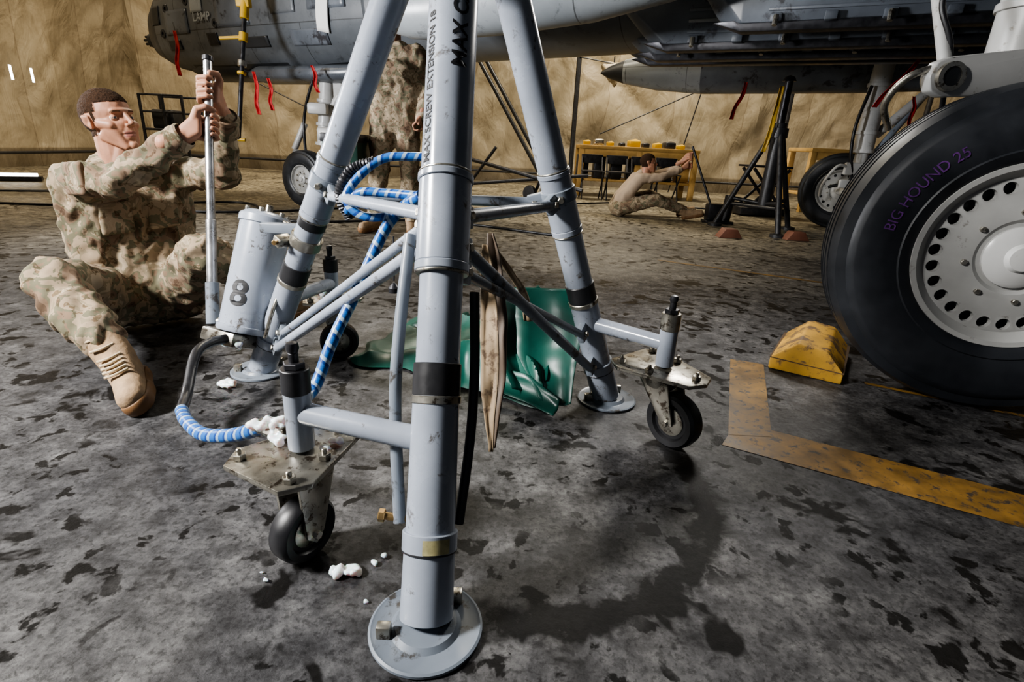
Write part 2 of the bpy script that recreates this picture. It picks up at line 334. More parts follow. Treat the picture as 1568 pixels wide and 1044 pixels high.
for i,(x,y) in enumerate([(1.05,12.0),(-4.2,12.1),(5.4,12.0),(8.2,12.0)]): tube('post_%d'%i,(x,y,0),(x,y,4.9),.05,BLKP,hf)
tube('base_cable',(-8.2,1,.28),(-8.2,12.1,.28),.025,BLKP,hf); tube('base_cable_back',(-8.2,12.0,.25),(11,12.0,.25),.025,BLKP,hf)
tube('roof_rail',(-7.2,4,4.0),(-7.2,12,4.0),.07,BLKP,hf)
for i,x in enumerate((-6.6,-2.9,3.2,6.8)): tube('wire_%d'%i,(x,12.05,0),(x+.9,11.9,4.8),.012,BLKP,hf)
for i,(xa,za,xb,zb) in enumerate([(1.05,2.5,3.3,2.2),(1.6,1.1,5.4,2.9),(-7.5,2.6,-4.2,1.2)]): tube('guy_%d'%i,(xa,11.95,za),(xb,11.9,zb),.012,BLKP,hf)
# canvas bags hung on the back wall
for k,(x,z) in enumerate([(1.75,2.35),(4.35,2.35)]):
    bg=grp('hanging_canvas_bag',(x,12.0,z)); blob('bag',[[((x-.16,12.0,z),.10),((x+.16,12.0,z),.10),((x,12.0,z-.16),.12)],[((x,12.0,z-.1),.12),((x+.05,12.0,z-.30),.05)]],.03,WALL,bg,2,(.04,6)); tube('bag_hook',(x,12.0,z),(x,12.0,z+.2),.012,BLKP,bg)
# fluorescent work light lying at the left wall, and daylight slits in the fabric seam
wl=grp('floor_work_light',(-6.9,7.4,.05)); box('housing',(-6.9,7.4,.035),(.75,.12,.06),DKSTEEL,wl,Matrix.Rotation(.5,3,'Z'),.01); tube('tube',V((-6.9,7.4,.085))-V((.29,.16,0)),V((-6.9,7.4,.085))+V((.29,.16,0)),.02,GLOW,wl)
for k,y_ in enumerate((9.55,9.95)): box('daylight_slit_%d'%(k+1),(-8.38,y_,1.5),(.02,.035,.22),GLOW,None,None,.003)  # glowing strips standing for daylight through the seam
def stripe(name,quad,m,z=.0015):
    bm=bmesh.new(); bm.faces.new([bm.verts.new((x,y,z)) for x,y in quad]); return bm2(name,bm,m,smooth=False)
LINE=mat('worn_yellow_line',(.19,.105,.022),.5,0,.5,14,0,dirt=(.05,.04,.03),dirt_pos=.54,dscale=2.2)
stripe('floor_stripe',[(.62,1.36),(.72,1.51),(2.6,.52),(2.52,.37)],LINE)
stripe('floor_stripe.001',[(.66,1.42),(.79,1.42),(1.02,2.02),(.90,2.06)],LINE,.0022)
stripe('floor_stripe.002',[(1.34,1.87),(1.35,1.89),(2.4,1.33),(2.4,1.30)],LINE)
stripe('floor_stripe.003',[(1.1,4.13),(1.1,4.18),(2.6,3.42),(2.6,3.37)],LINE)
# ------------------------------------------------------------------ tripod jack
A=V((-.121,.689,0));B=V((-.868,1.703,0));C=V((.324,1.618,0));AP=V((-.15,1.34,1.43))
jk=grp('tripod_jack',(-.2,1.34,0))
def leg(n,F,up):
    ax=AP-F; L=ax.length; a=ax.normalized(); pt=lambda k:F+ax*k
    def seg(k0,k1,r,m,nm,r1=None): return tube('leg_%s_%s'%(n,nm),pt(k0),pt(k1),r,m,jk,r1,40)
    seg(.012,.085,.0455,PAINT,'base_tube',.044)
    seg(.083,.105,.0475,PAINT,'base_collar'); seg(.083,.086,.0480,DKSTEEL,'base_collar_gap')
    seg(.10,.262,.0425,PAINT,'lower_tube',.041)
    seg(.243,.252,.0440,STEEL,'ring_low')
    seg(.252,.288,.0422,BLKP,'black_band')
    seg(.285,.50,.0390,PAINT,'mid_tube')
    seg(.392,.402,.0430*up,PAINT,'ring_mid'); seg(.389,.392,.0425*up,STEEL,'ring_mid_rust')
    seg(.402,.497,.0420*up,PAINT,'sleeve')
    seg(.497,.505,.0445*up,PAINT,'ring_top'); seg(.505,.508,.0435*up,STEEL,'ring_top_rust')
    seg(.50,.975,.0400*up,PAINT,'upper_tube')
    lathe('foot_%s_plate'%n,[(0.001,0),(0.001,.092),(.003,.096),(.008,.096),(.010,.092),(.008,.087),(.008,.06),(.016,.052),(.020,.0)],F,(0,0,1),PAINTD,jk,56)
    for k in range(2):
        th=k*2.6+.9; c=F+V((math.cos(th)*.07,math.sin(th)*.07,.006)); hullpts('foot_%s_lug_%d'%(n,k),[c+V((x,y,z)) for x in (-.012,.012) for y in (-.009,.009) for z in (0,.026)],STEEL,jk,.003)
    return pt,a
pA,aA=leg('a',A,1.14); pB,aB=leg('b',B,1.0); pC,aC=leg('c',C,1.0)
# metal tag wrapped round the base collar
bm=bmesh.new(); Rt=rotz(aA); fz=V((0,-1,0)); fz=(fz-aA*fz.dot(aA)).normalized(); sz=aA.cross(fz); g=[]
for j in range(2): g.append([bm.verts.new(pA(.086)+aA*(.024*j)+(fz*math.cos(t_)+sz*math.sin(t_))*.0484) for t_ in [(-.1+.11*i) for i in range(10)]])
for i in range(9): bm.faces.new((g[0][i],g[0][i+1],g[1][i+1],g[1][i]))
bm2('leg_a_tag',bm,YTAG,jk)
lathe('top_hub',[(-.12,0),(-.12,.07),(-.1,.10),(.03,.12),(.06,.09),(.06,0)],AP,(0,0,1),PAINT,jk)
tube('screw_ram',AP-V((0,0,.30)),AP+V((0,0,.20)),.035,ROD,jk)
lathe('jack_pad',[(0,0),(0,.035),(.015,.05),(.03,.03),(.045,0)],AP+V((0,0,.2)),(0,0,1),STEEL,jk)
def lug(nm,P,target,axis,off=.05):
    d=(V(target)-P); d=(d-axis*d.dot(axis)).normalized(); c=P+d*off
    R=Matrix((d,axis.cross(d).normalized(),axis)).transposed()
    box(nm,c,(.07,.020,.045),PAINTD,jk,R,.004)
    s=axis.cross(d).normalized(); tube(nm+'_bolt',c+d*.018-s*.02,c+d*.018+s*.02,.009,STEEL,jk,seg=6)
    return c+d*.02
def brace(nm,Pa,Pb,axa,axb,r=.0125,m=PAINT):
    a=lug(nm+'_lug_a',Pa,Pb,axa); b=lug(nm+'_lug_b',Pb,Pa,axb); tube(nm,a,b,r,m,jk,seg=20)
ku=.46
brace('brace_ab_top',pA(.47),pB(ku),aA,aB,.014); brace('brace_ac_top',pA(.47),pC(ku),aA,aC,.014,PAINTD); brace('brace_bc_top',pB(ku),pC(ku),aB,aC,.014,PAINTD)
brace('brace_ab_diag',pA(.43),pB(.11),aA,aB,.0145); brace('brace_ab_diag2',pA(.455),pB(.15),aA,aB,.011)
brace('brace_ac_diag',pA(.43),pC(.12),aA,aC,.0135,PAINTD); brace('brace_ac_diag2',pA(.40),pC(.20),aA,aC,.011,PAINTD)
for n,p,a in (('b',pB,aB),('c',pC,aC)):
    tube('collar_%s'%n,p(.452),p(.475),.047,PAINTD,jk)
    d=V((0,-1,0)); d=(d-a*d.dot(a)).normalized()
    tube('collar_%s_bolt'%n,p(.463)+d*.04,p(.463)+d*.062,.009,STEEL,jk,seg=6)
tube('clamp_b',pB(.33),pB(.35),.046,STEEL,jk); box('clamp_b_lug',pB(.34)+V((-.06,-.02,0)),(.05,.03,.03),STEEL,jk,rotz(aB)); tube('clamp_b_bolt',pB(.34)+V((-.07,-.06,0)),pB(.34)+V((-.07,.03,0)),.007,BRASS,jk)
tube('black_patch_b',pB(.372),pB(.388),.0405,BLKP,jk)
sweep('side_rod',[(-.20,1.004,.614),(-.208,.93,.45),(-.208,.88,.32),(-.186,.796,.13)],.0115,PAINTD,jk)
tube('side_rod_pin',(-.215,.80,.14),(-.13,.80,.13),.007,BRASS,jk); tube('side_rod_pin_head',(-.225,.80,.141),(-.213,.80,.14),.012,BRASS,jk,seg=6)
sweep('side_hose',[(-.072,.93,.53),(-.064,.88,.40),(-.066,.84,.28),(-.078,.79,.14)],.009,BLACK,jk)
def caster(n,root,post,zt,wc,phi,ps=1.0,ww=1.0):
    post=V((post[0],post[1],0)); q=lambda z:post+V((0,0,z))
    tube('caster_%s_arm'%n,root,q(zt-.09),.0225,PAINT,jk,.021)
    tube('caster_%s_post'%n,q(.222),q(zt-.045),.0245,PAINT,jk); tube('caster_%s_post_band'%n,q(zt-.048),q(zt),.026,BLKP if n!='c' else STEEL,jk)
    tube('caster_%s_nut'%n,q(zt),q(zt+.012),.02,DKSTEEL,jk,seg=6); tube('caster_%s_screw'%n,q(.2),q(zt+.03),.009,DKSTEEL,jk)
    lathe('caster_%s_ball'%n,[(0,0),(.0,.009),(.008,.012),(.018,.010),(.022,0)],q(zt+.03),(0,0,1),DKSTEEL,jk,20)
    R=Matrix.Rotation(phi,3,'Z')
    pl=[(x*ps,y*ps) for x,y in [(.105,0),(.09,.04),(-.055,.085),(-.095,.06),(-.095,-.06),(-.055,-.085),(.09,-.04)]]
    hullpts('caster_%s_plate'%n,[q(0)+R@V((x,y,z)) for x,y in pl for z in (.205,.216)],STEEL,jk,.002)
    for k,(x,y) in enumerate([(.08,0),(-.07,.055),(-.07,-.055),(0.0,.05),(0.0,-.05)]):
        c=q(.216)+R@V((x*ps,y*ps,0)); tube('caster_%s_bolt_%d'%(n,k),c,c+V((0,0,.012)),.012,STEEL,jk,seg=6); tube('caster_%s_stud_%d'%(n,k),c,c+V((0,0,.022)),.005,STEEL,jk,seg=10)
    wc=V(wc); ax=R@V((0,1,0)); hw=.022*ww
    lathe('caster_%s_swivel'%n,[(0,0),(0,.035),(.012,.045),(.035,.05),(.05,.035),(.05,0)],q(.155),(0,0,1),STEEL,jk)
    mid=q(.175); f=R@V((1,0,0))
    for s in (-1,1):
        e=ax*(hw+.009)*s
        hullpts('caster_%s_fork_%d'%(n,s),[mid+e+f*dx+V((0,0,dz))+ax*t for dx in (-.045,.045) for dz in (0,.012) for t in (-.003,.003)]+[wc+e+f*dx*.020+V((0,0,dz*.020))+ax*t for dx,dz in ((-1,0),(1,0),(0,-1)) for t in (-.003,.003)],STEEL,jk,.001)
    r=wc.z
    lathe('caster_%s_wheel'%n,[(-.8*hw,0),(-.8*hw,r*.34),(-.6*hw,r*.42),(-.6*hw,r*.62),(-.95*hw,r*.68),(-hw,r*.88),(-.72*hw,r*.975),(0,r),(.72*hw,r*.975),(hw,r*.88),(.95*hw,r*.68),(.6*hw,r*.62),(.6*hw,r*.42),(.8*hw,r*.34),(.8*hw,0)],wc,ax,BLACK,jk,48)
    lathe('caster_%s_wheel_hub'%n,[(-.85*hw,0),(-.85*hw,r*.3),(-.7*hw,r*.5),(.7*hw,r*.5),(.85*hw,r*.3),(.85*hw,0)],wc,ax,STEEL,jk,32)
    tube('caster_%s_axle'%n,wc-ax*(hw+.02),wc+ax*(hw+.02),.009,STEEL,jk,seg=6)
caster('a',pA(.2),(-.39,.885),.385,(-.385,.845,.066),math.radians(62),1.2,1.1)
caster('b',pB(.2),(-.68,1.93),.36,(-.64,1.86,.07),math.radians(20),1.1)
caster('c',pC(.2),(.43,1.40),.375,(.465,1.345,.080),math.radians(-50),1.32,1.25)
pb=V((-.88,1.64,.165)); pt_=V((-.82,1.77,.52)); pa=(pt_-pb).normalized()
pL=(pt_-pb).length
lathe('pump_cylinder',[(0,0),(0,.078),(.006,.082),(.02,.082),(.022,.077),(pL-.03,.077),(pL-.028,.083),(pL-.006,.083),(pL,.078),(pL+.012,.06),(pL+.014,0)],pb,pa,PAINT,jk,56)
for k in range(6):
    th=k*1.047; R=rotz(pa); c=pt_+R@V((.062*math.cos(th),.062*math.sin(th),.006)); tube('pump_bolt_%d'%k,c,c+pa*.015,.008,STEEL,jk,seg=6)
tube('pump_breather',pt_+pa*.01,pt_+pa*.04,.012,STEEL,jk)
sweep('pump_pipe',[pt_+V((.05,-.03,0)),pt_+V((.10,-.06,-.02)),pt_+V((.12,-.08,-.09)),pb+V((.14,-.05,.12)),pb+V((.09,-.04,.0))],.006,STEEL,jk)
box('pump_base',pb-pa*.02+V((-.04,0,0)),(.15,.10,.045),STEEL,jk,rotz(pa),.008)
for k,z in enumerate((.09,.30)): box('pump_bracket_%d'%k,(pb+pa*z)*.5+pB(.12+.28*k)*.5,(.16,.03,.03),PAINTD,jk,None,.004)
r0=V((-1.01,1.71,.215)); r1=V((-1.072,1.998,1.0)); ra=(r1-r0).normalized()
tube('handle_socket',r0-ra*.05,r0+ra*.09,.021,PAINTD,jk)
sweep('handle_link',[r0-ra*.04,r0+V((.05,-.02,-.04)),pb+V((-.04,-.02,-.02))],.014,STEEL,jk)
tube('pump_handle',r0,r1,.0135,ROD,jk); tube('pump_handle_sleeve',r0+ra*.09,r0+ra*.30,.0165,ROD,jk)
tube('pump_handle_cap',r1-ra*.005,r1+ra*.012,.017,DKSTEEL,jk)
text_on_tube('number_8','8',.115,pb+pa*.085,pa,.077,(.5,-.8,0),-58,TEXTM,jk,True)
fa=V((0,-1,.15))
text_on_tube('stencil_text_small','MAX SCREW EXTENSION 18',.0222,pA(.512),aA,.0456,fa,-35,TEXTM,jk)
text_on_tube('stencil_text_large','MAX CAP 10 TON',.040,pA(.622),aA,.0456,fa,43,TEXTM,jk)
sweep('black_hose',[(-.89,1.60,.16),(-.92,1.52,.17),(-.915,1.43,.165),(-.88,1.31,.10),(-.84,1.22,.10)],.0145,BLACK,jk)
sweep('wrapped_hose_low',[(-.84,1.22,.10),(-.78,1.143,.115),(-.69,1.06,.13),(-.58,1.0,.17),(-.49,.95,.225)],.0155,HOSEB,jk,pitch=.034)
sweep('wrapped_hose_riser',[(-.47,1.05,.225),(-.46,1.14,.22),(-.43,1.20,.32),(-.385,1.27,.43),(-.335,1.34,.56),(-.29,1.35,.62),(-.23,1.30,.66)],.014,HOSEB,jk,pitch=.034)
sweep('wrapped_hose_loop',[(-.24,1.423,.743),(-.343,1.42,.735),(-.406,1.403,.689),(-.436,1.383,.633),(-.385,1.369,.594),(-.286,1.374,.609),(-.22,1.32,.66)],.011,HOSEB,jk,pitch=.032)
sweep('wrapped_hose_mid',[(-.24,1.33,.655),(-.33,1.36,.655),(-.40,1.37,.65),(-.44,1.40,.60)],.011,HOSEB,jk,pitch=.032)
sweep('spring_hose',[(-.37,1.42,.725),(-.43,1.41,.70),(-.46,1.41,.64),(-.44,1.42,.58)],.0135,DKSTEEL,jk,rfun=lambda t:1+.12*math.sin(t*160),n=24)
for i,(p,d) in enumerate([((-.50,.95,.225),(.06,-.03,.0)),((-.47,1.05,.225),(.04,-.08,.0)),((-.24,1.423,.743),(.06,-.03,0))]):
    tube('hose_fitting_%d'%i,V(p),V(p)+V(d),.017,STEEL,jk,seg=6)
sweep('gauge_chain',[(-.30,1.30,.56),(-.30,1.30,.50),(-.302,1.30,.45)],.0022,DKSTEEL,jk); lathe('chain_bob',[(0,0),(0,.013),(.012,.014),(.022,.006),(.028,0)],(-.302,1.30,.42),(0,0,1),DKSTEEL,jk,20)
def ribbon(name,cs,widths,side,th,m,parent,n=14):
    Cc=catmull(cs,n); N=len(Cc); bm=bmesh.new(); rows=[]
    for i,c in enumerate(Cc):
        t=i/(N-1)*(len(widths)-1); k=min(int(t),len(widths)-2); w=widths[k]*(1-(t-k))+widths[k+1]*(t-k)
        sd=V(side).normalized(); tg=(Cc[min(i+1,N-1)]-Cc[max(i-1,0)]).normalized(); nn=tg.cross(sd).normalized()
        row=[]
        for j in range(7):
            s=j/3-1; row.append(bm.verts.new(c+sd*w*s*.5+nn*(.25*w*s*s+noise.noise(c*14+V((s,0,0)))*.01)))
        rows.append(row)
    for a,b in zip(rows[:-1],rows[1:]):
        for j in range(6): bm.faces.new((a[j],a[j+1],b[j+1],b[j]))
    ob=bm2(name,bm,m,parent); md=ob.modifiers.new('s','SOLIDIFY'); md.thickness=th; return ob
ls=grp('leather_strap',(-.05,1.1,.5))
ribbon('strap_body',[(-.058,1.17,.60),(-.048,1.16,.54),(-.036,1.12,.42),(-.032,1.07,.30),(-.030,1.01,.165)],[.015,.035,.055,.05,.014],(.97,-.2,0),.004,CANV,ls)
ribbon('strap_lining',[(-.066,1.135,.58),(-.058,1.12,.52),(-.046,1.07,.40),(-.040,1.02,.29),(-.032,.985,.17)],[.014,.030,.042,.036,.008],(.97,-.2,0),.003,CREAM,ls)
ribbon('strap_tail',[(-.06,1.17,.58),(-.02,1.20,.52),(.02,1.24,.45),(.035,1.25,.38)],[.012,.02,.02,.02],(.9,.4,0),.003,CREAM,ls)
# ------------------------------------------------------------------ green tarp
tg=grp('green_tarp',(-.2,2,0))
bm=bmesh.new(); NX,NY=110,70; g=[]
for j in range(NY+1):
    row=[]
    for i in range(NX+1):
        s=i/NX;t=j/NY
        p=V((-.60,1.84))*(1-s)*(1-t)+V((.15,1.50))*s*(1-t)+V((-.45,2.38))*(1-s)*t+V((.18,2.25))*s*t
        e=min(1,min(s,1-s,t,1-t)*7)
        rd=1-abs(noise.noise(V((s*4.1+t*1.5,t*1.4,2))))*3
        h=.008+e*(.02+.13*s*s+.06*max(0,rd)*(.4+s)+.03*noise.noise(V((s*7,t*5,0)))*(.3+s))
        p+=V((noise.noise(V((s*5,t*5,7))),noise.noise(V((s*5,t*5,9)))))*.05
        row.append(bm.verts.new((p.x,p.y,max(.004,h))))
    g.append(row)
for j in range(NY):
    for i in range(NX): bm.faces.new((g[j][i],g[j][i+1],g[j+1][i+1],g[j+1][i]))
bm2('tarp_sheet',bm,GREEN,tg)
ribbon('tarp_fold',[(.11,1.74,.34),(.14,1.70,.24),(.13,1.62,.12),(.15,1.50,.03)],[.20,.24,.20,.10],(.8,-.3,.1),.003,GREEN,tg)
ribbon('tarp_fold_2',[(0,1.80,.30),(.03,1.74,.22),(.04,1.68,.13),(.06,1.56,.05)],[.16,.22,.2,.12],(.8,.3,.1),.003,GREEN,tg)
ribbon('tarp_roll',[(-.05,1.60,.06),(.05,1.55,.05),(.15,1.47,.03)],[.08,.09,.06],(.3,.6,.6),.003,GREEN,tg)
# ------------------------------------------------------------------ ice
def ice(name,c,r,n=1,seed=0,parent=None):
    random.seed(seed); parts=[]
    for k in range(n):
        o=V((random.uniform(-1,1),random.uniform(-1,1),0))*r*(.9 if n>1 else 0); rr=r*random.uniform(.45,.8)
        q=V(c)+o; parts.append([(q+V((rr*.4,0,rr*.55)),rr*.55),(q+V((-rr*.4,rr*.3,rr*.5)),rr*.5)])
    def post(bm):
        for v in bm.verts: v.co+=v.normal*noise.noise(v.co*70)*r*.35
    return blob(name,parts,max(.0035,r*.09),ICE,parent,1,None,post)
ice('ice_chunk',(-.285,.79,.0),.036,2,3)
ice('ice_chunk.001',(-.93,1.55,.0),.030,2,5); ice('ice_chunk.002',(-.24,.84,0),.014,2,6); ice('ice_chunk.003',(-.235,.735,0),.012,1,8)
ice('snow_on_plate_1',(-.465,.93,.216),.042,4,11,jk); ice('snow_on_plate_2',(-.33,.90,.216),.022,2,12,jk); ice('snow_on_plate_3',(-.70,1.97,.216),.05,3,13,jk)
ice('snow_on_pump',(-.90,1.59,.13),.036,3,14,jk); ice('ice_chunk.004',(-.44,.78,0),.012,2,15)
# ------------------------------------------------------------------ wheel chock
ch=grp('wheel_chock',(1.25,2.1,0)); ax=V((.45,.70,0)).normalized(); sx=V((-ax.y,ax.x,0))
c0=V((1.125,1.915,0))
def prs(s,off): return [c0+sx*x+V((0,0,z))+ax*off for x,z in s]
sec=[(-.13,0.002),(-.13,.045),(-.065,.115),(.04,.125),(.125,.05),(.125,.002)]
hullpts('chock_block',prs(sec,0)+prs([(x*.95,z) for x,z in sec],.40),CHOCK,ch,.007)
hullpts('chock_seam',prs([(-.1315,.043),(-.1315,.047),(.1265,.048),(.1265,.052)],-.0012)+prs([(-.1315,.043),(-.1315,.047),(.1265,.048),(.1265,.052)],.385),SEAM,ch,0)
# ------------------------------------------------------------------ aircraft
F_=V((-.9023,.4311,0)); P_=V((-.4311,-.9023,0)); Mo=V((2.8,4.4,0))
MW=Matrix(((F_.x,P_.x,0,Mo.x),(F_.y,P_.y,0,Mo.y),(0,0,1,0),(0,0,0,1)))
ac=grp('jet_aircraft',mtx=MW)
def W(s,p,z): return MW@V((s,p,z))
def loft(name,st,m,pc=0,n=48,e=2.6,matf=None):
    bm=bmesh.new(); rings=[]
    for s,hw,zb,zt,*rest in st:
        pcc=pc+(rest[0] if rest else 0); cz=(zb+zt)/2; hz=(zt-zb)/2; r=[]
        for i in range(n):
            a=2*math.pi*i/n; ca,sa=math.cos(a),math.sin(a)
            r.append(bm.verts.new((s,pcc+hw*math.copysign(abs(ca)**(2/e),ca),cz+hz*math.copysign(abs(sa)**(2/e),sa))))
        rings.append(r)
    for a,b in zip(rings[:-1],rings[1:]):
        for i in range(n):
            j=(i+1)%n; f=bm.faces.new((a[i],a[j],b[j],b[i]))
            if matf: f.material_index=matf(f.calc_center_median())
    bm.faces.new(rings[0]); bm.faces.new(rings[-1])
    return bm2(name,bm,m,ac,MW)
FST=[(8.55,.08,1.84,1.98),(8.5,.16,1.74,2.08),(8.35,.30,1.62,2.25),(8.0,.44,1.50,2.45),(7.5,.52,1.43,2.6),(7.0,.57,1.40,2.7),(5.8,.62,1.40,2.8),(4.8,.64,1.45,2.85),(3.8,.64,1.56,2.85),(1.5,.64,1.62,2.85),(0,.64,1.62,2.8),(-3,.6,1.65,2.7),(-6,.45,1.9,2.6),(-7.5,.2,2.2,2.5)]
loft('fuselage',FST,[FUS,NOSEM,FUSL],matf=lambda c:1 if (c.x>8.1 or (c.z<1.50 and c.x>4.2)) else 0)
tube('gun_muzzle',W(8.45,0,1.9),W(8.75,0,1.88),.09,NOSEM,ac)
for k in range(7):
    th=k*.9; tube('gun_barrel_%d'%k,W(8.7,.055*math.cos(th),1.88+.055*math.sin(th)),W(8.85,.055*math.cos(th),1.88+.055*math.sin(th)),.017,DKSTEEL,ac)
def fsurf(s,z):
    for a,b in zip(FST[:-1],FST[1:]):
        if a[0]>=s>=b[0]:
            t=(a[0]-s)/(a[0]-b[0]); hw,zb,zt=[a[i]*(1-t)+b[i]*t for i in (1,2,3)]
            k=min(.999,abs((z-(zb+zt)/2)/((zt-zb)/2))); return hw*(1-k**2.6)**(1/2.6)
    return .6
def panel(name,s,z,w,h,m,off=.006,rot=0):
    bm=bmesh.new(); g=[]
    for j in range(9):
        row=[]
        for i in range(9):
            u=(i/8-.5)*w; v_=(j/8-.5)*h; ss=s+u*math.cos(rot)-v_*math.sin(rot); zz=z+u*math.sin(rot)+v_*math.cos(rot)
            row.append(bm.verts.new((ss,fsurf(ss,zz)+off,zz)))
        g.append(row)
    for j in range(8):
        for i in range(8): bm.faces.new((g[j][i],g[j][i+1],g[j+1][i+1],g[j+1][i]))
    ob=bm2(name,bm,m,ac,MW); md=ob.modifiers.new('s','SOLIDIFY'); md.thickness=.008; md.offset=0; return ob
for k,(s,z,w,h,m) in enumerate([(7.95,2.05,.22,.20,NOSEM),(7.45,1.95,.5,.25,PYL),(7.0,2.15,.22,.26,FUSL),(6.4,2.0,.55,.28,PYL),(5.6,2.05,.35,.22,FUS),(5.0,2.1,.5,.3,PYL),(4.4,1.95,.3,.2,FUS),(3.6,2.05,.6,.3,PYL),(7.6,1.72,.3,.10,NOSEM),(6.1,1.70,.4,.10,NOSEM),(6.8,1.75,.18,.12,DKSTEEL),(5.3,1.72,.5,.14,PYL)]): panel('panel_%d'%k,s,z,w,h,m)
panel('paper_tag',5.05,1.90,.15,.30,PAPER,.02,.2)
for k,(s,z) in enumerate([(7.8,1.85),(7.65,2.1),(7.2,2.15),(6.7,1.9)]): lathe('vent_%d'%k,[(0,0),(0,.05),(.012,.045),(.012,.02),(0,.018),(0,0)],W(s,fsurf(s,z),z),P_,NOSEM,ac,24)
def flat_text(name,body,size,s,p,z,m):
    bm=text_mesh(body,size)
    for v in bm.verts: v.co=V((s-v.co.x,p,z+v.co.y))
    return bm2(name,bm,m,ac,MW,False)
flat_text('stencil_lamp','LAMP',.12,7.05,fsurf(6.9,1.98)+.02,1.93,FUSL)
loft('nose_gear_fairing',[(6.6,.05,1.38,1.46),(6.3,.22,1.32,1.5),(5.0,.24,1.32,1.5),(4.6,.05,1.44,1.5)],PYL,.25)
loft('belly_fairing',[(7.9,.05,1.5,1.56),(7.4,.25,1.36,1.6),(6.7,.28,1.36,1.6),(6.4,.1,1.4,1.5)],NOSEM,.1)
loft('external_pod',[(3.72,.02,1.68,1.72),(3.70,.09,1.61,1.79),(3.62,.14,1.56,1.84),(3.45,.185,1.515,1.885),(3.2,.20,1.50,1.90),(2.6,.205,1.52,1.93),(2.0,.19,1.57,1.93),(1.5,.12,1.66,1.88),(1.2,.02,1.74,1.80)],FUSL,1.35,e=2.05)
bm=text_mesh('WARNING\nDO NOT IMPACT',.06)
for v in bm.verts:
    s_=2.36-v.co.x; z_=1.735+v.co.y; k_=(z_-1.72)/.205; v.co=V((s_,1.35+.205*math.sqrt(max(.05,1-k_*k_))+.012,z_))
bm2('stencil_warning',bm,TEXTM,ac,MW,False)
box('pod_pylon',(2.3,1.35,2.05),(1.5,.12,.4),FUSL,ac,bev=.03,basis=MW)
hullpts('wing_centre',[(s,p,z) for s,z in ((1.75,2.12),(1.6,2.03),(-1.3,2.08),(1.6,2.28),(.6,2.36),(-1.3,2.2)) for p in (-3.2,3.2)],FUS,ac,.01,MW)
for sd in (-1,1):
    hullpts('wing_outer_%d'%sd,[(s,sd*3.2,z) for s,z in ((1.7,2.14),(1.4,2.03),(-1.3,2.1),(.6,2.34))]+[(s,sd*6.2,z) for s,z in ((1.3,2.5),(1.2,2.44),(-1.0,2.45),(.4,2.62))],FUS,ac,.01,MW)
def pylon(n,p,s0,s1,zb,zt,w,m=PYL):
    hullpts('pylon_%d'%n,[(s0,p,zt),(s0-.05,p-w*.3,zt),(s0-.05,p+w*.3,zt),(s0-.35,p,zb+.03)]+[(s,p+q*w,z) for s,z in ((s0-.5,zb),(s0-.45,zt),(s1,zb+.02),(s1,zt)) for q in (-.5,.5)],m,ac,.008,MW)
    hullpts('pylon_rail_%d'%n,[(s0-.30,p,zb+.02)]+[(s,p+q*w*.8,z) for s,z in ((s0-.5,zb-.045),(s0-.45,zb+.02),(s1+.1,zb-.045),(s1+.1,zb+.02)) for q in (-.5,.5)],DKSTEEL,ac,.006,MW)
    L=int((s0-s1-.8)/.3)
    for k in range(L):
        s=s0-.7-k*.3
        box('pylon_%d_brace_%d'%(n,k),(s,p,zb+.02),(.07,w*1.5,.05),PYL,ac,bev=.008,basis=MW)
        if k%2==0:
            for q in (-1,1): tube('pylon_%d_bolt_%d_%d'%(n,k,q),W(s,p+q*w*.75,zb+.03),W(s,p+q*w*.9,zb-.03),.016,STEEL,ac,seg=8)
    for j in range(3): box('pylon_%d_strake_%d'%(n,j),((s0+s1)/2-.2,p,zb+.07+.07*j),(s0-s1-.9,w*1.16,.02),FUSL if j==1 else PYL,ac,bev=.004,basis=MW)
pylon(0,.25,2.3,-1.9,1.53,1.85,.16); pylon(1,.62,2.15,-1.9,1.54,1.92,.14); pylon(2,1.0,1.6,-1.4,1.58,2.08,.14); pylon(3,-.35,2.5,-1.9,1.58,1.80,.16); pylon(4,-1.5,1.6,-1.3,1.74,2.08,.14); pylon(5,2.0,1.2,-1.2,1.62,2.08,.14)
def pod(sd,tip,z):
    pc=2.85*sd
    loft('gear_pod_%d'%sd,[(tip,.01,z-.01,z+.01),(tip-.12,.07,z-.07,z+.08),(tip-.35,.14,z-.14,z+.16),(tip-.8,.22,z-.22,z+.26),(tip-1.4,.27,z-.26,z+.34),(.2,.28,z-.24,z+.4),(-1.0,.24,z-.2,z+.4),(-1.7,.05,z+.1,z+.3)],[NOSEM,FUSL,PYL],pc,e=2.1,matf=lambda c:0 if c.x>tip-.42 else (1 if c.x>tip-1.2 else 2))
pod(-1,3.3,1.80); pod(1,1.7,1.80)
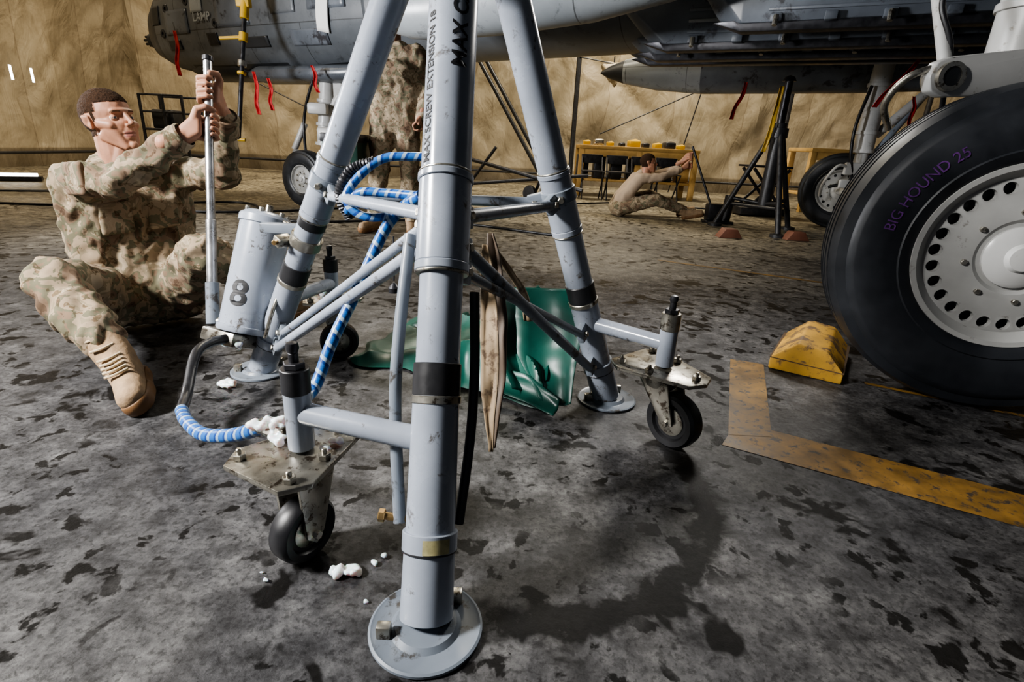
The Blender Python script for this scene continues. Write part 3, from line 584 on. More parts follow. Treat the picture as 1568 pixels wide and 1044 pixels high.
def wheel(n,c,ax,R,w,rimR,holes):
    c=V(c); ax=V(ax).normalized(); d=R-rimR; h=w/2
    prof=[(-h*.72,rimR*.96),(-h*.86,rimR+.05*d),(-h*.98,rimR+.35*d),(-h*.99,rimR+.5*d),(-h*.93,rimR+.72*d),(-h*.78,R*.965),(-h*.62,R*.985)]
    for g_ in (-.42,-.14,.14,.42):
        prof+=[(h*(g_-.07),R*(1-.01*abs(g_))),(h*(g_-.055),R*.968),(h*(g_+.055),R*.968),(h*(g_+.07),R*(1-.01*abs(g_)))]
    prof+=[(h*.62,R*.985),(h*.78,R*.965),(h*.84,rimR+.80*d),(h*.86,rimR+.795*d),(h*.93,rimR+.72*d),(h*.945,rimR+.70*d),(h*.99,rimR+.5*d),(h*.98,rimR+.35*d),(h*.93,rimR+.2*d),(h*.955,rimR+.18*d),(h*.9,rimR+.10*d),(h*.86,rimR+.05*d),(h*.72,rimR*.96)]
    lathe('%s_tyre'%n,prof,c,ax,TYRE,ac,128,closed=True)
    lathe('%s_rim_lip'%n,[(h*.60,rimR*.86),(h*.74,rimR*.93),(h*.85,rimR*.965),(h*.86,rimR*1.02),(h*.80,rimR*1.03),(h*.72,rimR*.99),(-h*.8,rimR*.97),(-h*.8,rimR*.9),(h*.5,rimR*.90)],c,ax,RIM,ac,96,closed=True)
    disc=lathe('%s_rim_disc'%n,[(h*.50,0),(h*.50,rimR*.9),(h*.60,rimR*.9),(h*.64,rimR*.86),(h*.66,rimR*.68),(h*.72,rimR*.60),(h*.72,rimR*.42),(h*.66,rimR*.38),(h*.66,0)],c,ax,RIM,ac,96)
    if holes:
        bmc=bmesh.new(); Rr=rotz(ax)
        for k in range(holes):
            th=2*math.pi*k/holes; m4=Matrix.Translation(c+Rr@V((rimR*.775*math.cos(th),rimR*.775*math.sin(th),h*.6)))@Rr.to_4x4()
            bmesh.ops.create_cone(bmc,cap_ends=True,segments=20,radius1=rimR*.068,radius2=rimR*.068,depth=h*.8,matrix=m4)
        mc=bpy.data.meshes.new('cut'); bmc.to_mesh(mc); bmc.free(); oc=bpy.data.objects.new('cut',mc); bpy.context.collection.objects.link(oc)
        md=disc.modifiers.new('b','BOOLEAN'); md.operation='DIFFERENCE'; md.object=oc; md.solver='EXACT'
        dg=bpy.context.evaluated_depsgraph_get(); dg.update(); me=bpy.data.meshes.new_from_object(disc.evaluated_get(dg)); disc.modifiers.clear(); disc.data=me; bpy.data.objects.remove(oc)
        for p in me.polygons: p.use_smooth=True
        try: me.set_sharp_from_angle(angle=math.radians(35))
        except Exception: pass
    lathe('%s_back'%n,[(h*.30,0),(h*.30,rimR*.9),(h*.34,rimR*.9),(h*.34,0)],c,ax,NOSEM,ac,64)
    lathe('%s_hub_cap'%n,[(h*.6,0),(h*.6,rimR*.34),(h*.74,rimR*.34),(h*.80,rimR*.30),(h*.84,rimR*.16),(h*.95,rimR*.13),(h*.98,0)],c,ax,WHITEG,ac,64)
    Rr=rotz(ax)
    for k in range(8):
        th=2*math.pi*k/8+.2; q=c+Rr@V((rimR*.5*math.cos(th),rimR*.5*math.sin(th),h*.70)); tube('%s_nut_%d'%(n,k),q,q+ax*.014,.009,STEEL,ac,seg=6)
NW=V((1.622,1.81,.526)); nx=V((-.33,-.944,0)).normalized()
wheel('near_main_wheel',NW,nx,.525,.30,.285,26)
wheel('far_main_wheel',(3.97,7.0,.45),(-.43,-.9,0),.45,.27,.25,16)
wheel('nose_wheel',(-2.42,6.3,.31),(-.43,-.9,0),.31,.2,.15,0)
bm=text_mesh('BIG HOUND 25',.046,0.0); up=V((0,0,1)); sd=up.cross(nx).normalized()
for v in bm.verts:
    th=math.radians(172)-v.co.x/.40; rr=.370+v.co.y; d_=.24; fr_=(rr-.285)/d_
    h_=.15*(.99-max(0,fr_-.5)*.27); v.co=NW+(sd*math.cos(th)+up*math.sin(th))*rr+nx*(h_+.002)
bm2('tyre_chalk_text',bm,PURPLE,ac,None,False)
g0=W(-.0,2.50,0)
def wz(v,z): return V((v.x,v.y,z))
tube('near_gear_axle',NW,wz(g0,.528),.05,WHITEG,ac)
tube('near_gear_piston',wz(g0,.47),wz(g0,1.0),.06,ROD,ac); tube('near_gear_cylinder',wz(g0,.98),wz(g0,1.75),.095,WHITEG,ac)
for z in (1.0,1.14,1.3,1.5): tube('near_gear_ring_%d'%int(z*100),wz(g0,z),wz(g0,z+.025),.105,WHITEG,ac)
k0=V((1.40,2.02,1.065)); k1=V((1.78,2.0,1.12))
hullpts('near_gear_link',[k0+V((x,y,z)) for x,z in ((-.06,0),(-.045,.045),(0,.062),(.045,.05),(.06,-.04),(0,-.06),(-.045,-.045)) for y in (-.025,.025)]+[k1+V((x,y,z)) for x,z in ((0,.06),(0,-.09)) for y in (-.025,.025)],WHITEG,ac,.006)
tube('near_gear_link_eye',k0+V((0,-.04,0)),k0+V((0,.04,0)),.032,NOSEM,ac); lathe('near_gear_link_bush',[(0,.03),(0,.045),(.09,.045),(.09,.03)],k0+V((0,-.045,0)),(0,1,0),STEEL,ac,closed=True)
tube('near_gear_arm',k0+V((.02,.04,.05)),k0+V((-.02,.25,.5)),.02,WHITEG,ac); tube('near_gear_drag',k1,wz(g0,1.05),.04,WHITEG,ac)
sweep('near_gear_line_1',[k0+V((0,.0,.04)),k0+V((-.10,.02,.0)),k0+V((-.12,.08,-.08)),k0+V((-.06,.12,-.16))],.012,STEEL,ac)
sweep('near_gear_line_2',[k0+V((.05,.06,.4)),k0+V((-.02,.08,.25)),k0+V((.03,.05,.1)),k0+V((.10,.1,-.1))],.009,BLACK,ac)
sweep('near_gear_line_3',[k1+V((0,-.08,.6)),k1+V((-.1,-.08,.3)),k1+V((-.02,-.06,.1))],.011,BLACK,ac)
fg=V((3.98,6.72,0))
tube('far_gear_axle',(3.97,7.0,.45),wz(fg,.45),.06,WHITEG,ac); tube('far_gear_piston',wz(fg,.38),wz(fg,.95),.07,WHITEG,ac); tube('far_gear_cylinder',wz(fg,.9),wz(fg,1.9),.105,WHITEG,ac)
for z in (.9,1.1,1.35,1.6): tube('far_gear_ring_%d'%int(z*100),wz(fg,z),wz(fg,z+.04),.12,WHITEG,ac)
tube('far_gear_drag',fg+V((.1,0,1.1)),fg+V((.75,-.2,1.9)),.05,WHITEG,ac); tube('far_gear_drag2',fg+V((.05,0,.75)),fg+V((.45,-.1,1.5)),.035,PAINTD,ac)
box('far_gear_torque',fg+V((-.05,-.10,.72)),(.34,.06,.14),WHITEG,ac,None,.02); box('far_gear_torque2',fg+V((-.14,-.10,.55)),(.20,.05,.10),WHITEG,ac,None,.02)
sweep('far_gear_hose',[fg+V((-.14,-.1,1.6)),fg+V((-.22,-.12,1.2)),fg+V((-.2,-.12,.9)),fg+V((-.12,-.1,.6)),fg+V((-.3,0,.5))],.018,BLACK,ac)
sweep('far_gear_hose2',[fg+V((-.1,-.1,.7)),fg+V((-.3,-.12,.75)),fg+V((-.42,-.1,.55)),fg+V((-.38,0,.4))],.016,WHITEG,ac)
ng=V((-2.30,6.42,0)); nt_=V((-2.16,6.5,1.6))
tube('nose_gear_axle',(-2.42,6.3,.31),ng+V((.02,0,.31)),.045,WHITEG,ac); tube('nose_gear_piston',ng+V((0,0,.28)),ng.lerp(nt_,.45),.05,ROD,ac); tube('nose_gear_cylinder',ng.lerp(nt_,.42),nt_,.085,WHITEG,ac)
for k in (.42,.55,.7,.85): tube('nose_gear_ring_%d'%int(k*100),ng.lerp(nt_,k),ng.lerp(nt_,k+.02),.105,WHITEG,ac)
tube('nose_gear_drag',ng.lerp(nt_,.6),(-1.75,6.35,1.6),.04,WHITEG,ac); tube('nose_gear_link1',ng+V((-.12,-.05,.9)),ng+V((-.25,-.08,.62)),.035,WHITEG,ac); tube('nose_gear_link2',ng+V((-.25,-.08,.62)),ng+V((-.05,-.04,.36)),.035,WHITEG,ac)
box('nose_gear_light',ng.lerp(nt_,.66)+V((-.05,-.13,0)),(.22,.10,.12),WHITEG,ac,None,.03); box('nose_gear_steer',ng.lerp(nt_,.50)+V((.1,-.1,0)),(.30,.12,.14),WHITEG,ac,None,.03)
sweep('nose_gear_hose',[ng.lerp(nt_,.9)+V((-.1,-.1,0)),ng.lerp(nt_,.6)+V((-.2,-.12,0)),ng.lerp(nt_,.3)+V((-.16,-.1,0)),ng+V((-.05,-.08,.3))],.016,BLACK,ac)
box('nose_gear_door',(-1.85,6.3,1.32),(.03,.55,.35),WHITEG,ac,Matrix.Rotation(1.1,3,'Z'),.01)
lp0=V((-2.80,6.05,1.98)); lp1=V((-2.90,5.80,.70))
tube('boarding_strut',lp0,lp1,.022,DKSTEEL,ac)
for k,(a,b,m_) in enumerate([(.0,.12,YEL),(.22,.28,YEL),(.42,.46,STEEL),(.5,.52,YEL)]): tube('strut_collar_%d'%k,lp0.lerp(lp1,a),lp0.lerp(lp1,b),.042,m_,ac)
hullpts('strut_head',[lp0+V((x,y,z)) for x in (-.08,.05) for y in (-.04,.04) for z in (-.05,.10)],YEL,ac,.01)
tube('strut_foot',lp1+V((-.07,0,0)),lp1+V((.07,0,0)),.016,YEL,ac); tube('strut_arm',lp0.lerp(lp1,.25),lp0.lerp(lp1,.25)+V((-.24,0,-.02)),.016,YEL,ac)
def streamer(n,p,q,w=.06): ribbon('red_streamer_%d'%n,[V(p),V(p).lerp(V(q),.35)+V((.015,0,0)),V(p).lerp(V(q),.7)-V((.015,0,0)),V(q)],[w*.8,w,w,w],(1,.1,0),.003,RED,ac)
streamer(0,(-2.74,5.95,1.35),(-2.70,5.9,.95),.04); streamer(1,(-3.95,6.75,1.80),(-3.93,6.7,1.34),.045); streamer(2,(-2.2,6.1,1.45),(-2.15,6.1,1.2),.04); streamer(3,(2.95,4.55,1.57),(2.72,4.6,1.20),.045); streamer(4,(2.55,6.9,1.6),(2.45,6.9,1.2),.05); streamer(5,(-2.62,6.0,1.3),(-2.60,6.0,1.0),.04); streamer(6,(4.25,6.5,1.5),(4.3,6.5,1.15),.05)
# ------------------------------------------------------------------ people
def head_parts(mtx,parent,fine=.0033,hair=HAIR,nm='head'):
    P=[('e',(0,-.012,.030),(.074,.094,.084)),('e',(0,.028,-.018),(.058,.062,.076)),
       [((.046,.005,-.052),.017),((-.046,.005,-.052),.017),((.017,.066,-.096),.014),((-.017,.066,-.096),.014),((.04,.05,-.02),.018),((-.04,.05,-.02),.018)],
       [((.042,.056,-.020),.018),((.052,.02,-.01),.02)],[((-.042,.056,-.020),.018),((-.052,.02,-.01),.02)],
       [((.034,.074,.024),.0095),((-.034,.074,.024),.0095),((0,.080,.024),.011)],
       [((0,.086,.014),.0075),((0,.108,-.020),.0085)],[((.011,.098,-.026),.0072),((-.011,.098,-.026),.0072)],
       [((0,.072,-.04),.022),((0,.070,-.062),.022)],
       [((.019,.080,-.050),.0045),((0,.091,-.048),.0058)],[((-.019,.080,-.050),.0045),((0,.091,-.048),.0058)],
       [((.015,.081,-.059),.005),((-.015,.081,-.059),.005),((0,.089,-.060),.006)],
       [((0,.076,-.094),.017)],
       [((.077,-.004,.014),.0085),((.083,-.016,.018),.007),((.082,-.014,-.004),.007),((.074,-.002,-.022),.006)],
       [((-.077,-.004,.014),.0085),((-.083,-.016,.018),.007),((-.082,-.014,-.004),.007),((-.074,-.002,-.022),.006)],
       [((0,-.022,-.05),.057),((0,-.035,-.15),.060)],[((0,.02,-.085),.03),((0,-.01,-.14),.05)]]
    def post(bm):
        for v in bm.verts:
            c=v.co
            for sx_ in (-1,1):
                e=V((sx_*.031,.082,.002)); d2=((c.x-e.x)/.018)**2+((c.y-e.y)/.03)**2+((c.z-e.z)/.012)**2
                v.co.y-=.0095*math.exp(-d2)
                a=V((sx_*.083,-.004,.0)); d3=((c.x-a.x)/.006)**2+((c.y-a.y)/.008)**2+((c.z-a.z)/.012)**2; v.co.x-=sx_*.005*math.exp(-d3)
            v.co.y-=.004*math.exp(-((c.z+.0545)/.0022)**2-((c.x)/.024)**4)*(1 if c.y>.07 else 0)
            if hairzone(c): v.co+=v.normal*(.003+.0015*noise.noise(c*160))
    def hairzone(c):
        if abs(c.x)>.0765 and -.03<c.y<.012 and c.z<.035: return False
        if c.y>.03: return c.z>.066-(c.y-.03)*.12+abs(c.x)*-.12
        if c.y>-.012: return c.z>.030 or (abs(c.x)>.055 and c.z>-.004 and c.y<.022 and c.y>.008)
        return c.z>-.045
    def mf(c,n):
        if hairzone(c): return 1
        if c.y>.078 and abs(c.x)<.021 and -.066<c.z<-.045: return 2
        if c.y>.066 and .015<abs(c.x)<.044 and .0215<c.z+abs(abs(c.x)-.028)*.15<.0270: return 3
        return 0
    h=blob(nm,P,fine,[SKIN,hair,LIP,BROW],parent,2,None,post,mtx,mf)
    for sx_ in (-1,1):
        c=V((sx_*.031,.0640,.003)); bm=bmesh.new(); bmesh.ops.create_uvsphere(bm,u_segments=24,v_segments=16,radius=.0122)
        for v in bm.verts: v.co+=c
        for f in bm.faces: f.material_index=1 if (f.calc_center_median()-(c+V((.002,.0122,.001)))).length<.0058 else 0
        bmesh.ops.transform(bm,matrix=mtx,verts=bm.verts); bm2('%s_eye_%d'%(nm,sx_),bm,[EYEW,IRIS],parent)
        bm=bmesh.new(); bmesh.ops.create_uvsphere(bm,u_segments=32,v_segments=24,radius=.0130)
        bmesh.ops.delete(bm,geom=[f for f in bm.faces if (f.calc_center_median().z<.0040-abs(f.calc_center_median().x)*.35 and f.calc_center_median().z>-.0050+abs(f.calc_center_median().x)*.3) or f.calc_center_median().y<.002],context='FACES')
        for v in bm.verts: v.co+=c
        bmesh.ops.transform(bm,matrix=mtx,verts=bm.verts); bm2('%s_eyelid_%d'%(nm,sx_),bm,SKIN,parent)
    return h
def orient(c,fwd,up=(0,0,1)):
    f=V(fwd).normalized(); u=V(up); u=(u-f*u.dot(f)).normalized(); r=f.cross(u)
    return Matrix(((r.x,f.x,u.x,c[0]),(r.y,f.y,u.y,c[1]),(r.z,f.z,u.z,c[2]),(0,0,0,1)))
def grip_hand(nm,c,a,wrist,sgn,parent,rod=.0135,vox=.0030):
    c=V(c);a=V(a).normalized();w=V(wrist); p=(w-c); p=(p-a*p.dot(a)).normalized(); q=a.cross(p)*sgn
    def pt(th,r,off): th=math.radians(th); return c+a*off+(p*math.cos(th)+q*math.sin(th))*r
    fr=.0090; parts=[]
    for off,l in ((.034,.97),(.0115,1.04),(-.0110,1.0),(-.0325,.86)):
        f=fr*(.92 if off<-.03 else 1); kn=pt(20,.047*l,off*1.05); p1=pt(75,rod+.023,off); p2=pt(135,rod+.0155,off*.98); p3=pt(195,rod+.011,off*.95); p4=pt(232,rod+.008,off*.93)
        parts+= [[(kn,f*1.18),(p1,f*1.08)],[(p1,f*1.08),(p2,f)],[(p2,f),(p3,f*.92)],[(p3,f*.92),(p4,f*.82)]]
    kns=[(pt(18,.045,o),.0125) for o in (.034,.0115,-.0105,-.031)]
    base=[(w+a*.012,.021),(w-a*.012,.021)]
    parts.append(kns+base); parts.append([(pt(-18,.034,.028),.013),(pt(-12,.034,-.025),.014)]+base)
    t0=w.lerp(c,.35)+a*.022; t1=pt(-38,.037,.046); t2=pt(-85,.029,.054); t3=pt(-140,.024,.050)
    parts+= [[(t0,.017),(t1,.0130)],[(t1,.0125),(t2,.011)],[(t2,.0108),(t3,.0088)]]
    parts.append([(w,.0255),(w+(w-c).normalized()*.06,.028)])
    return blob(nm,parts,vox,SKIN,parent,2)
def boot(nm,ankle,heel,toe,parent,shaft_top):
    ankle=V(ankle);heel=V(heel);toe=V(toe); d=(toe-heel).normalized(); m=heel.lerp(toe,.55); m2=heel.lerp(toe,.85)
    up=(ankle-heel); up=(up-d*up.dot(d)).normalized()
    blob(nm+'_upper',[[(ankle,.052),(V(shaft_top),.058)],[(heel+up*.045,.037),(ankle,.05)],[(ankle,.048),(m+up*.035,.038)],[(heel+up*.035,.036),(m+up*.03,.042)],[(m+up*.03,.043),(m2+up*.022,.038)]],.0065,BOOT,parent,2)
    def flat(bm):
        for v in bm.verts:
            k=(v.co-heel).dot(up); v.co+=up*(min(max(k,-.026),.016)-k)
    blob(nm+'_sole',[[(heel+up*.0,.038),(heel+up*.012,.039)],[(heel,.037),(m,.043)],[(m,.047),(m2,.042)]],.006,SOLE,parent,1,None,flat)
    s=d.cross(up).normalized(); st=V(shaft_top)
    for k in range(8):
        t=k/7; base=(m+up*.079).lerp(ankle+d*.052+up*.02,t*1.8) if t<.55 else (ankle+d*.056+up*.02).lerp(st+d*.062,(t-.55)/.45)
        sweep(nm+'_lace_%d'%k,[base-s*.030-d*.006-up*.004,base+d*.009+up*.004,base+s*.030-d*.006+up*.008],.0042,LACE,parent,8,5)
mn=grp('seated_man_pumping',(-1.5,2.1,0))
shR=V((-1.655,2.03,.575)); elR=V((-1.37,1.885,.60)); wrR=V((-1.145,1.885,.745))
shL=V((-1.44,2.29,.60)); elL=V((-1.17,2.20,.62)); wrL=V((-1.065,2.05,.81))
hR=V((-1.58,2.06,.125)); hL=V((-1.42,2.20,.125)); knR=V((-1.485,1.655,.30)); anR=V((-1.205,1.50,.13)); knL=V((-1.145,1.925,.36)); anL=V((-.99,2.22,.12))
wa=V((-1.55,2.15,.30)); ck=V((-1.545,2.155,.60))
fw=V((.79,-.61,0))
blob('uniform',[
 [(shR,.070),(shL,.070),(wa+V((-.07,-.09,.02)),.108),(wa+V((.07,.09,.02)),.108)],
 [(shR+fw*.03+V((.04,.04,-.1)),.09),(shL+fw*.03+V((-.04,-.04,-.1)),.09)],
 [(wa+V((-.06,-.07,0)),.115),(wa+V((.06,.07,0)),.115),(hR,.115),(hL,.115)],
 [(shR.lerp(ck,.5)+V((0,0,.02)),.055),(shL.lerp(ck,.5)+V((0,0,.02)),.055),(ck+V((-.02,-.02,.03)),.062)],
 [(shR,.070),(elR,.056)],[(elR,.058),(wrR,.043)],[(shL,.070),(elL,.056)],[(elL,.058),(wrL,.043)],
 [(hR,.112),(knR+V((0,.03,-.01)),.074)],[(knR,.074),(knR.lerp(anR,.5)+V((0,0,-.02)),.070)],[(knR.lerp(anR,.45),.072),(knR.lerp(anR,.80),.064)],
 [(hL,.112),(knL,.074)],[(knL,.074),(knL.lerp(anL,.5),.068)],[(knL.lerp(anL,.5),.068),(anL+V((0,0,.03)),.062)]],
 .0090,CAMO,mn,1,(.024,13))
nb=V((-1.55,2.145,.645))
lathe('collar',[(0,.070),(.035,.064),(.045,.066),(.04,.074),(0,.082)],nb-V((0,0,.02)),(.25,-.12,1),CAMO,mn,36,closed=True)
for n_,w_,e_ in (('r',wrR,elR),('l',wrL,elL)):
    d=(w_-e_).normalized(); lathe('cuff_'+n_,[(-.05,.047),(.025,.043),(.03,.038),(.0,.036)],w_,d,CAMO,mn,28,closed=True)
pk=shR.lerp(elR,.42); du=(elR-shR).normalized()
blob('sleeve_pocket',[[(pk+du*x+V((-.012,-.055,.012))+V((0,0,z)),.012) for x in (-.05,.05) for z in (-.045,.045)]],.005,CAMO,mn,1)
pc_=(shR.lerp(shL,.5)+fw*.115+V((0,0,-.13))); sh_=(shL-shR).normalized()
for k,o_ in enumerate((-.085,.075)): blob('chest_pocket_%d'%k,[[(pc_+sh_*(o_+x)+V((0,0,z)),.010) for x in (-.045,.045) for z in (-.05,.05)]],.005,CAMO,mn,1)
head_parts(orient((-1.527,2.115,.790),(.93,-.33,.18),(-.14,.0,1)),mn,.0028)
hc1=r0+ra*((.79-r0.z)/ra.z); hc2=r0+ra*((.905-r0.z)/ra.z)
grip_hand('right_hand',hc1,ra,wrR+(wrR-elR).normalized()*.02,-1,mn); grip_hand('left_hand',hc2,ra,wrL+V((-.0,-.02,.035)),1,mn)
boot('right_boot',anR+V((0,0,-.02)),(-1.175,1.535,.035),(-1.045,1.335,.035),mn,knR.lerp(anR,.62))
boot('left_boot',anL,(-1.02,2.20,.035),(-.90,2.43,.035),mn,anL+V((-.02,-.02,.1)))
sm=grp('standing_man',(-1.08,4.85,0)); X,Y=-1.08,4.86
hRr=V((X-.10,Y,.92)); hLl=V((X+.10,Y,.92)); sR=V((X-.19,Y,1.44)); sL=V((X+.19,Y,1.44))
blob('uniform',[[(sR,.065),(sL,.065),(V((X-.09,Y,1.05)),.12),(V((X+.09,Y,1.05)),.12)],[(V((X-.08,Y-.03,1.28)),.12),(V((X+.08,Y-.03,1.28)),.12)],
 [(hRr,.12),(hLl,.12),(V((X-.07,Y,1.08)),.115),(V((X+.07,Y,1.08)),.115)],[(V((X-.06,Y,1.47)),.06),(V((X+.06,Y,1.47)),.06)],
 [(sR,.075),(V((X-.30,Y+.0,1.16)),.06)],[(V((X-.30,Y,1.16)),.06),(V((X-.34,Y-.10,.93)),.045)],[(sL,.075),(V((X+.28,Y,1.16)),.06)],[(V((X+.28,Y,1.16)),.06),(V((X+.24,Y-.14,.95)),.045)],
 [(hRr,.115),(V((X-.14,Y-.05,.5)),.085)],[(V((X-.14,Y-.05,.5)),.085),(V((X-.19,Y-.02,.17)),.072)],[(hLl,.115),(V((X+.12,Y-.04,.5)),.085)],[(V((X+.12,Y-.04,.5)),.085),(V((X+.12,Y,.17)),.072)]],
 .014,CAMO,sm,2,(.018,9))
head_parts(orient((X,Y-.01,1.66),(.1,-1,-.1)),sm,.005)
boot('right_boot',(X-.20,Y-.03,.10),(X-.19,Y+.02,.035),(X-.28,Y-.22,.035),sm,(X-.19,Y-.02,.24)); boot('left_boot',(X+.12,Y,.10),(X+.12,Y+.05,.035),(X+.16,Y-.21,.035),sm,(X+.12,Y,.24))
grip_hand('right_hand',(X-.355,Y-.13,.855),(.0,1,0),(X-.342,Y-.105,.93),1,sm,.012,.005); grip_hand('left_hand',(X+.22,Y-.18,.88),(0,1,0),(X+.24,Y-.15,.955),-1,sm,.012,.005)
tc_=grp('tool_case',(X-.36,Y-.13,.7)); box('case_body',(X-.38,Y-.13,.68),(.30,.42,.24),CASEG,tc_,None,.02); box('case_lid',(X-.38,Y-.13,.77),(.31,.43,.07),BLKP,tc_,None,.015)
sweep('case_handle',[(X-.355,Y-.23,.79),(X-.355,Y-.22,.85),(X-.355,Y-.13,.86),(X-.355,Y-.04,.85),(X-.355,Y-.03,.79)],.011,BLKP,tc_); box('case_label',(X-.38,Y-.345,.70),(.18,.006,.06),FUSL,tc_,None,.002)
fm=grp('seated_man_far',(1.4,7.1,0)); bx,by=1.28,7.1
hh=V((bx,by,.115))
blob('shirt',[[(V((bx+.02,by-.09,.20)),.10),(V((bx+.02,by+.09,.20)),.10),(V((bx+.20,by-.15,.47)),.07),(V((bx+.20,by+.15,.47)),.07)],
 [(V((bx+.20,by-.15,.47)),.07),(V((bx+.45,by-.17,.50)),.052)],[(V((bx+.45,by-.17,.50)),.052),(V((bx+.70,by-.08,.60)),.04)],[(V((bx+.20,by+.15,.47)),.07),(V((bx+.46,by+.16,.52)),.052)],[(V((bx+.46,by+.16,.52)),.052),(V((bx+.70,by+.05,.62)),.04)],[(V((bx+.21,by,.50)),.06),(V((bx+.24,by,.54)),.05)]],.013,TSHIRT,fm,2,(.012,9))
blob('trousers',[[(hh+V((0,-.09,0)),.115),(hh+V((0,.09,0)),.115),(hh+V((.03,0,.09)),.11)],[(hh+V((0,-.1,0)),.11),(V((bx+.42,by-.22,.24)),.075)],[(V((bx+.42,by-.22,.24)),.075),(V((bx+.78,by-.15,.12)),.06)],
 [(hh+V((0,.1,0)),.11),(V((bx+.42,by+.22,.26)),.075)],[(V((bx+.42,by+.22,.26)),.075),(V((bx+.80,by+.18,.12)),.06)]],.013,CAMO,fm,2,(.015,9))
head_parts(orient((bx+.31,by-.01,.66),(.95,-.1,.05)),fm,.005)
boot('right_boot',(bx+.80,by-.15,.10),(bx+.82,by-.15,.035),(bx+1.04,by-.19,.09),fm,(bx+.74,by-.16,.14)); boot('left_boot',(bx+.82,by+.18,.10),(bx+.84,by+.18,.035),(bx+1.06,by+.22,.09),fm,(bx+.76,by+.18,.14))
grip_hand('right_hand',(bx+.82,by-.06,.66),(0,.3,1),(bx+.735,by-.07,.625),-1,fm,.012,.005); grip_hand('left_hand',(bx+.82,by-.02,.76),(0,.3,1),(bx+.735,by+.02,.70),1,fm,.012,.005)
hp=grp('hand_pump',(bx+1.0,by-.18,0)); tube('far_handle',(bx+.82,by-.03,.88),(bx+1.10,by-.20,.22),.014,DKSTEEL,hp); box('pump_block',(bx+1.16,by-.24,.13),(.22,.16,.2),DKSTEEL,hp,None,.02); tube('pump_tank',(bx+1.28,by-.28,.03),(bx+1.30,by-.28,.34),.06,BLKP,hp); box('pump_foot',(bx+1.20,by-.25,.015),(.34,.22,.03),BLKP,hp,None,.006)
# ------------------------------------------------------------------ far jack
fj=grp('aircraft_jack_far',(2.62,6.6,0)); J=V((2.78,6.30,0))
tube('column',J+V((0,0,.25)),J+V((0,0,1.15)),.07,BLKP,fj); tube('ram',J+V((0,0,1.1)),J+V((0,0,1.58)),.042,DKSTEEL,fj); tube('column_collar',J+V((0,0,1.0)),J+V((0,0,1.1)),.095,BLKP,fj); lathe('pad',[(0,0),(0,.07),(.04,.05),(.06,0)],J+V((0,0,1.56)),(0,0,1),DKSTEEL,fj)
for k in range(3):
    th=k*2.094+.5; e=J+V((math.cos(th)*.50,math.sin(th)*.50,.03)); tube('leg_%d'%k,J+V((math.cos(th)*.06,math.sin(th)*.06,1.05)),e,.03,BLKP,fj); tube('strut_%d'%k,J+V((0,0,.3)),e.lerp(J+V((0,0,1.05)),.3),.02,BLKP,fj); lathe('foot_%d'%k,[(-.029,0),(-.029,.08),(0,.08),(.01,.04),(.02,0)],e,(0,0,1),BLKP,fj)
    tube('tie_%d'%k,e.lerp(J,.3)+V((0,0,.25)),J+V((math.cos(th+2.094)*.32,math.sin(th+2.094)*.32,.28)),.018,BLKP,fj)
ribbon('strap',[J+V((-.10,-.08,1.5)),J+V((-.13,-.08,1.1)),J+V((-.16,-.06,.85))],[.05,.05,.05],(1,0,0),.004,YEL,fj)
cart=grp('equipment_cart',(3.3,7.9,0))
for k,(x1,z1,x2,z2) in enumerate([(3.25,.1,3.75,.65),(3.25,.65,3.75,.1)]):
    for yy in (7.9,8.3): tube('cross_%d_%d'%(k,int(yy*10)),(x1,yy,z1),(x2,yy,z2),.022,BLKP,cart)
box('cart_base',(3.5,8.1,.07),(.7,.5,.10),DKSTEEL,cart,None,.01); box('cart_top',(3.48,8.1,.68),(.6,.45,.03),DKSTEEL,cart,None,.01)
for k in range(2):
    o_=V((2.18+k*.72,5.62+k*.06,0)); fc=grp('wheel_chock',o_)
    hullpts('block',[o_+V((x,y,z)) for x,z in ((-.12,0.001),(-.06,.09),(.06,.09),(.12,.001)) for y in (-.07,.07)],REDW,fc,.006)
# ------------------------------------------------------------------ benches, rack, clutter
def bench(name,x0,x1,y,z,dep,m,shelf=True):
    g_=grp(name,((x0+x1)/2,y,0)); w=x1-x0
    box('top',((x0+x1)/2,y,z-.03),(w,dep,.06),m,g_,None,.008)
    for i,x in enumerate((x0+.05,(x0+x1)/2,x1-.05)):
        for j,yy in enumerate((y-dep/2+.05,y+dep/2-.05)): box('leg_%d_%d'%(i,j),(x,yy,(z-.06)/2),(.09,.09,z-.06),m,g_,None,.006)
    box('apron',((x0+x1)/2,y-dep/2+.03,z-.12),(w-.1,.04,.12),m,g_,None,.005)
    if shelf: box('shelf',((x0+x1)/2,y,.28),(w-.05,dep-.1,.04),m,g_,None,.006)
    return g_
b1=bench('workbench',1.0,3.1,10.3,.86,.75,WOOD); b2=bench('workbench',4.5,6.6,9.3,.98,.8,WOOD)
random.seed(4)
tb=grp('bench_clutter',(2,10.3,.86))
for k in range(9):
    x=1.15+k*.21; s=random.uniform(.08,.16); m_=random.choice([YEL,YEL,BLKP,STEEL,DKSTEEL])
    hullpts('tool_box_%d'%k,[V((x,10.25,.862))+V((a*s*.6,b*s,c*s*.7)) for a in (-1,1) for b in (-1,1) for c in (0,1)]+[V((x+.03,10.25,.862+s*.9))],m_,tb,.01)
for k in range(7):
    x=1.1+k*.3; h=random.uniform(.25,.42); box('bin_%d'%k,(x,10.2,.305+h/2),(.2,.3,h),random.choice([STEEL,DKSTEEL,BLKP,WOOD]),tb,None,.02)
cs=grp('folding_chairs',(1.6,9.4,0))
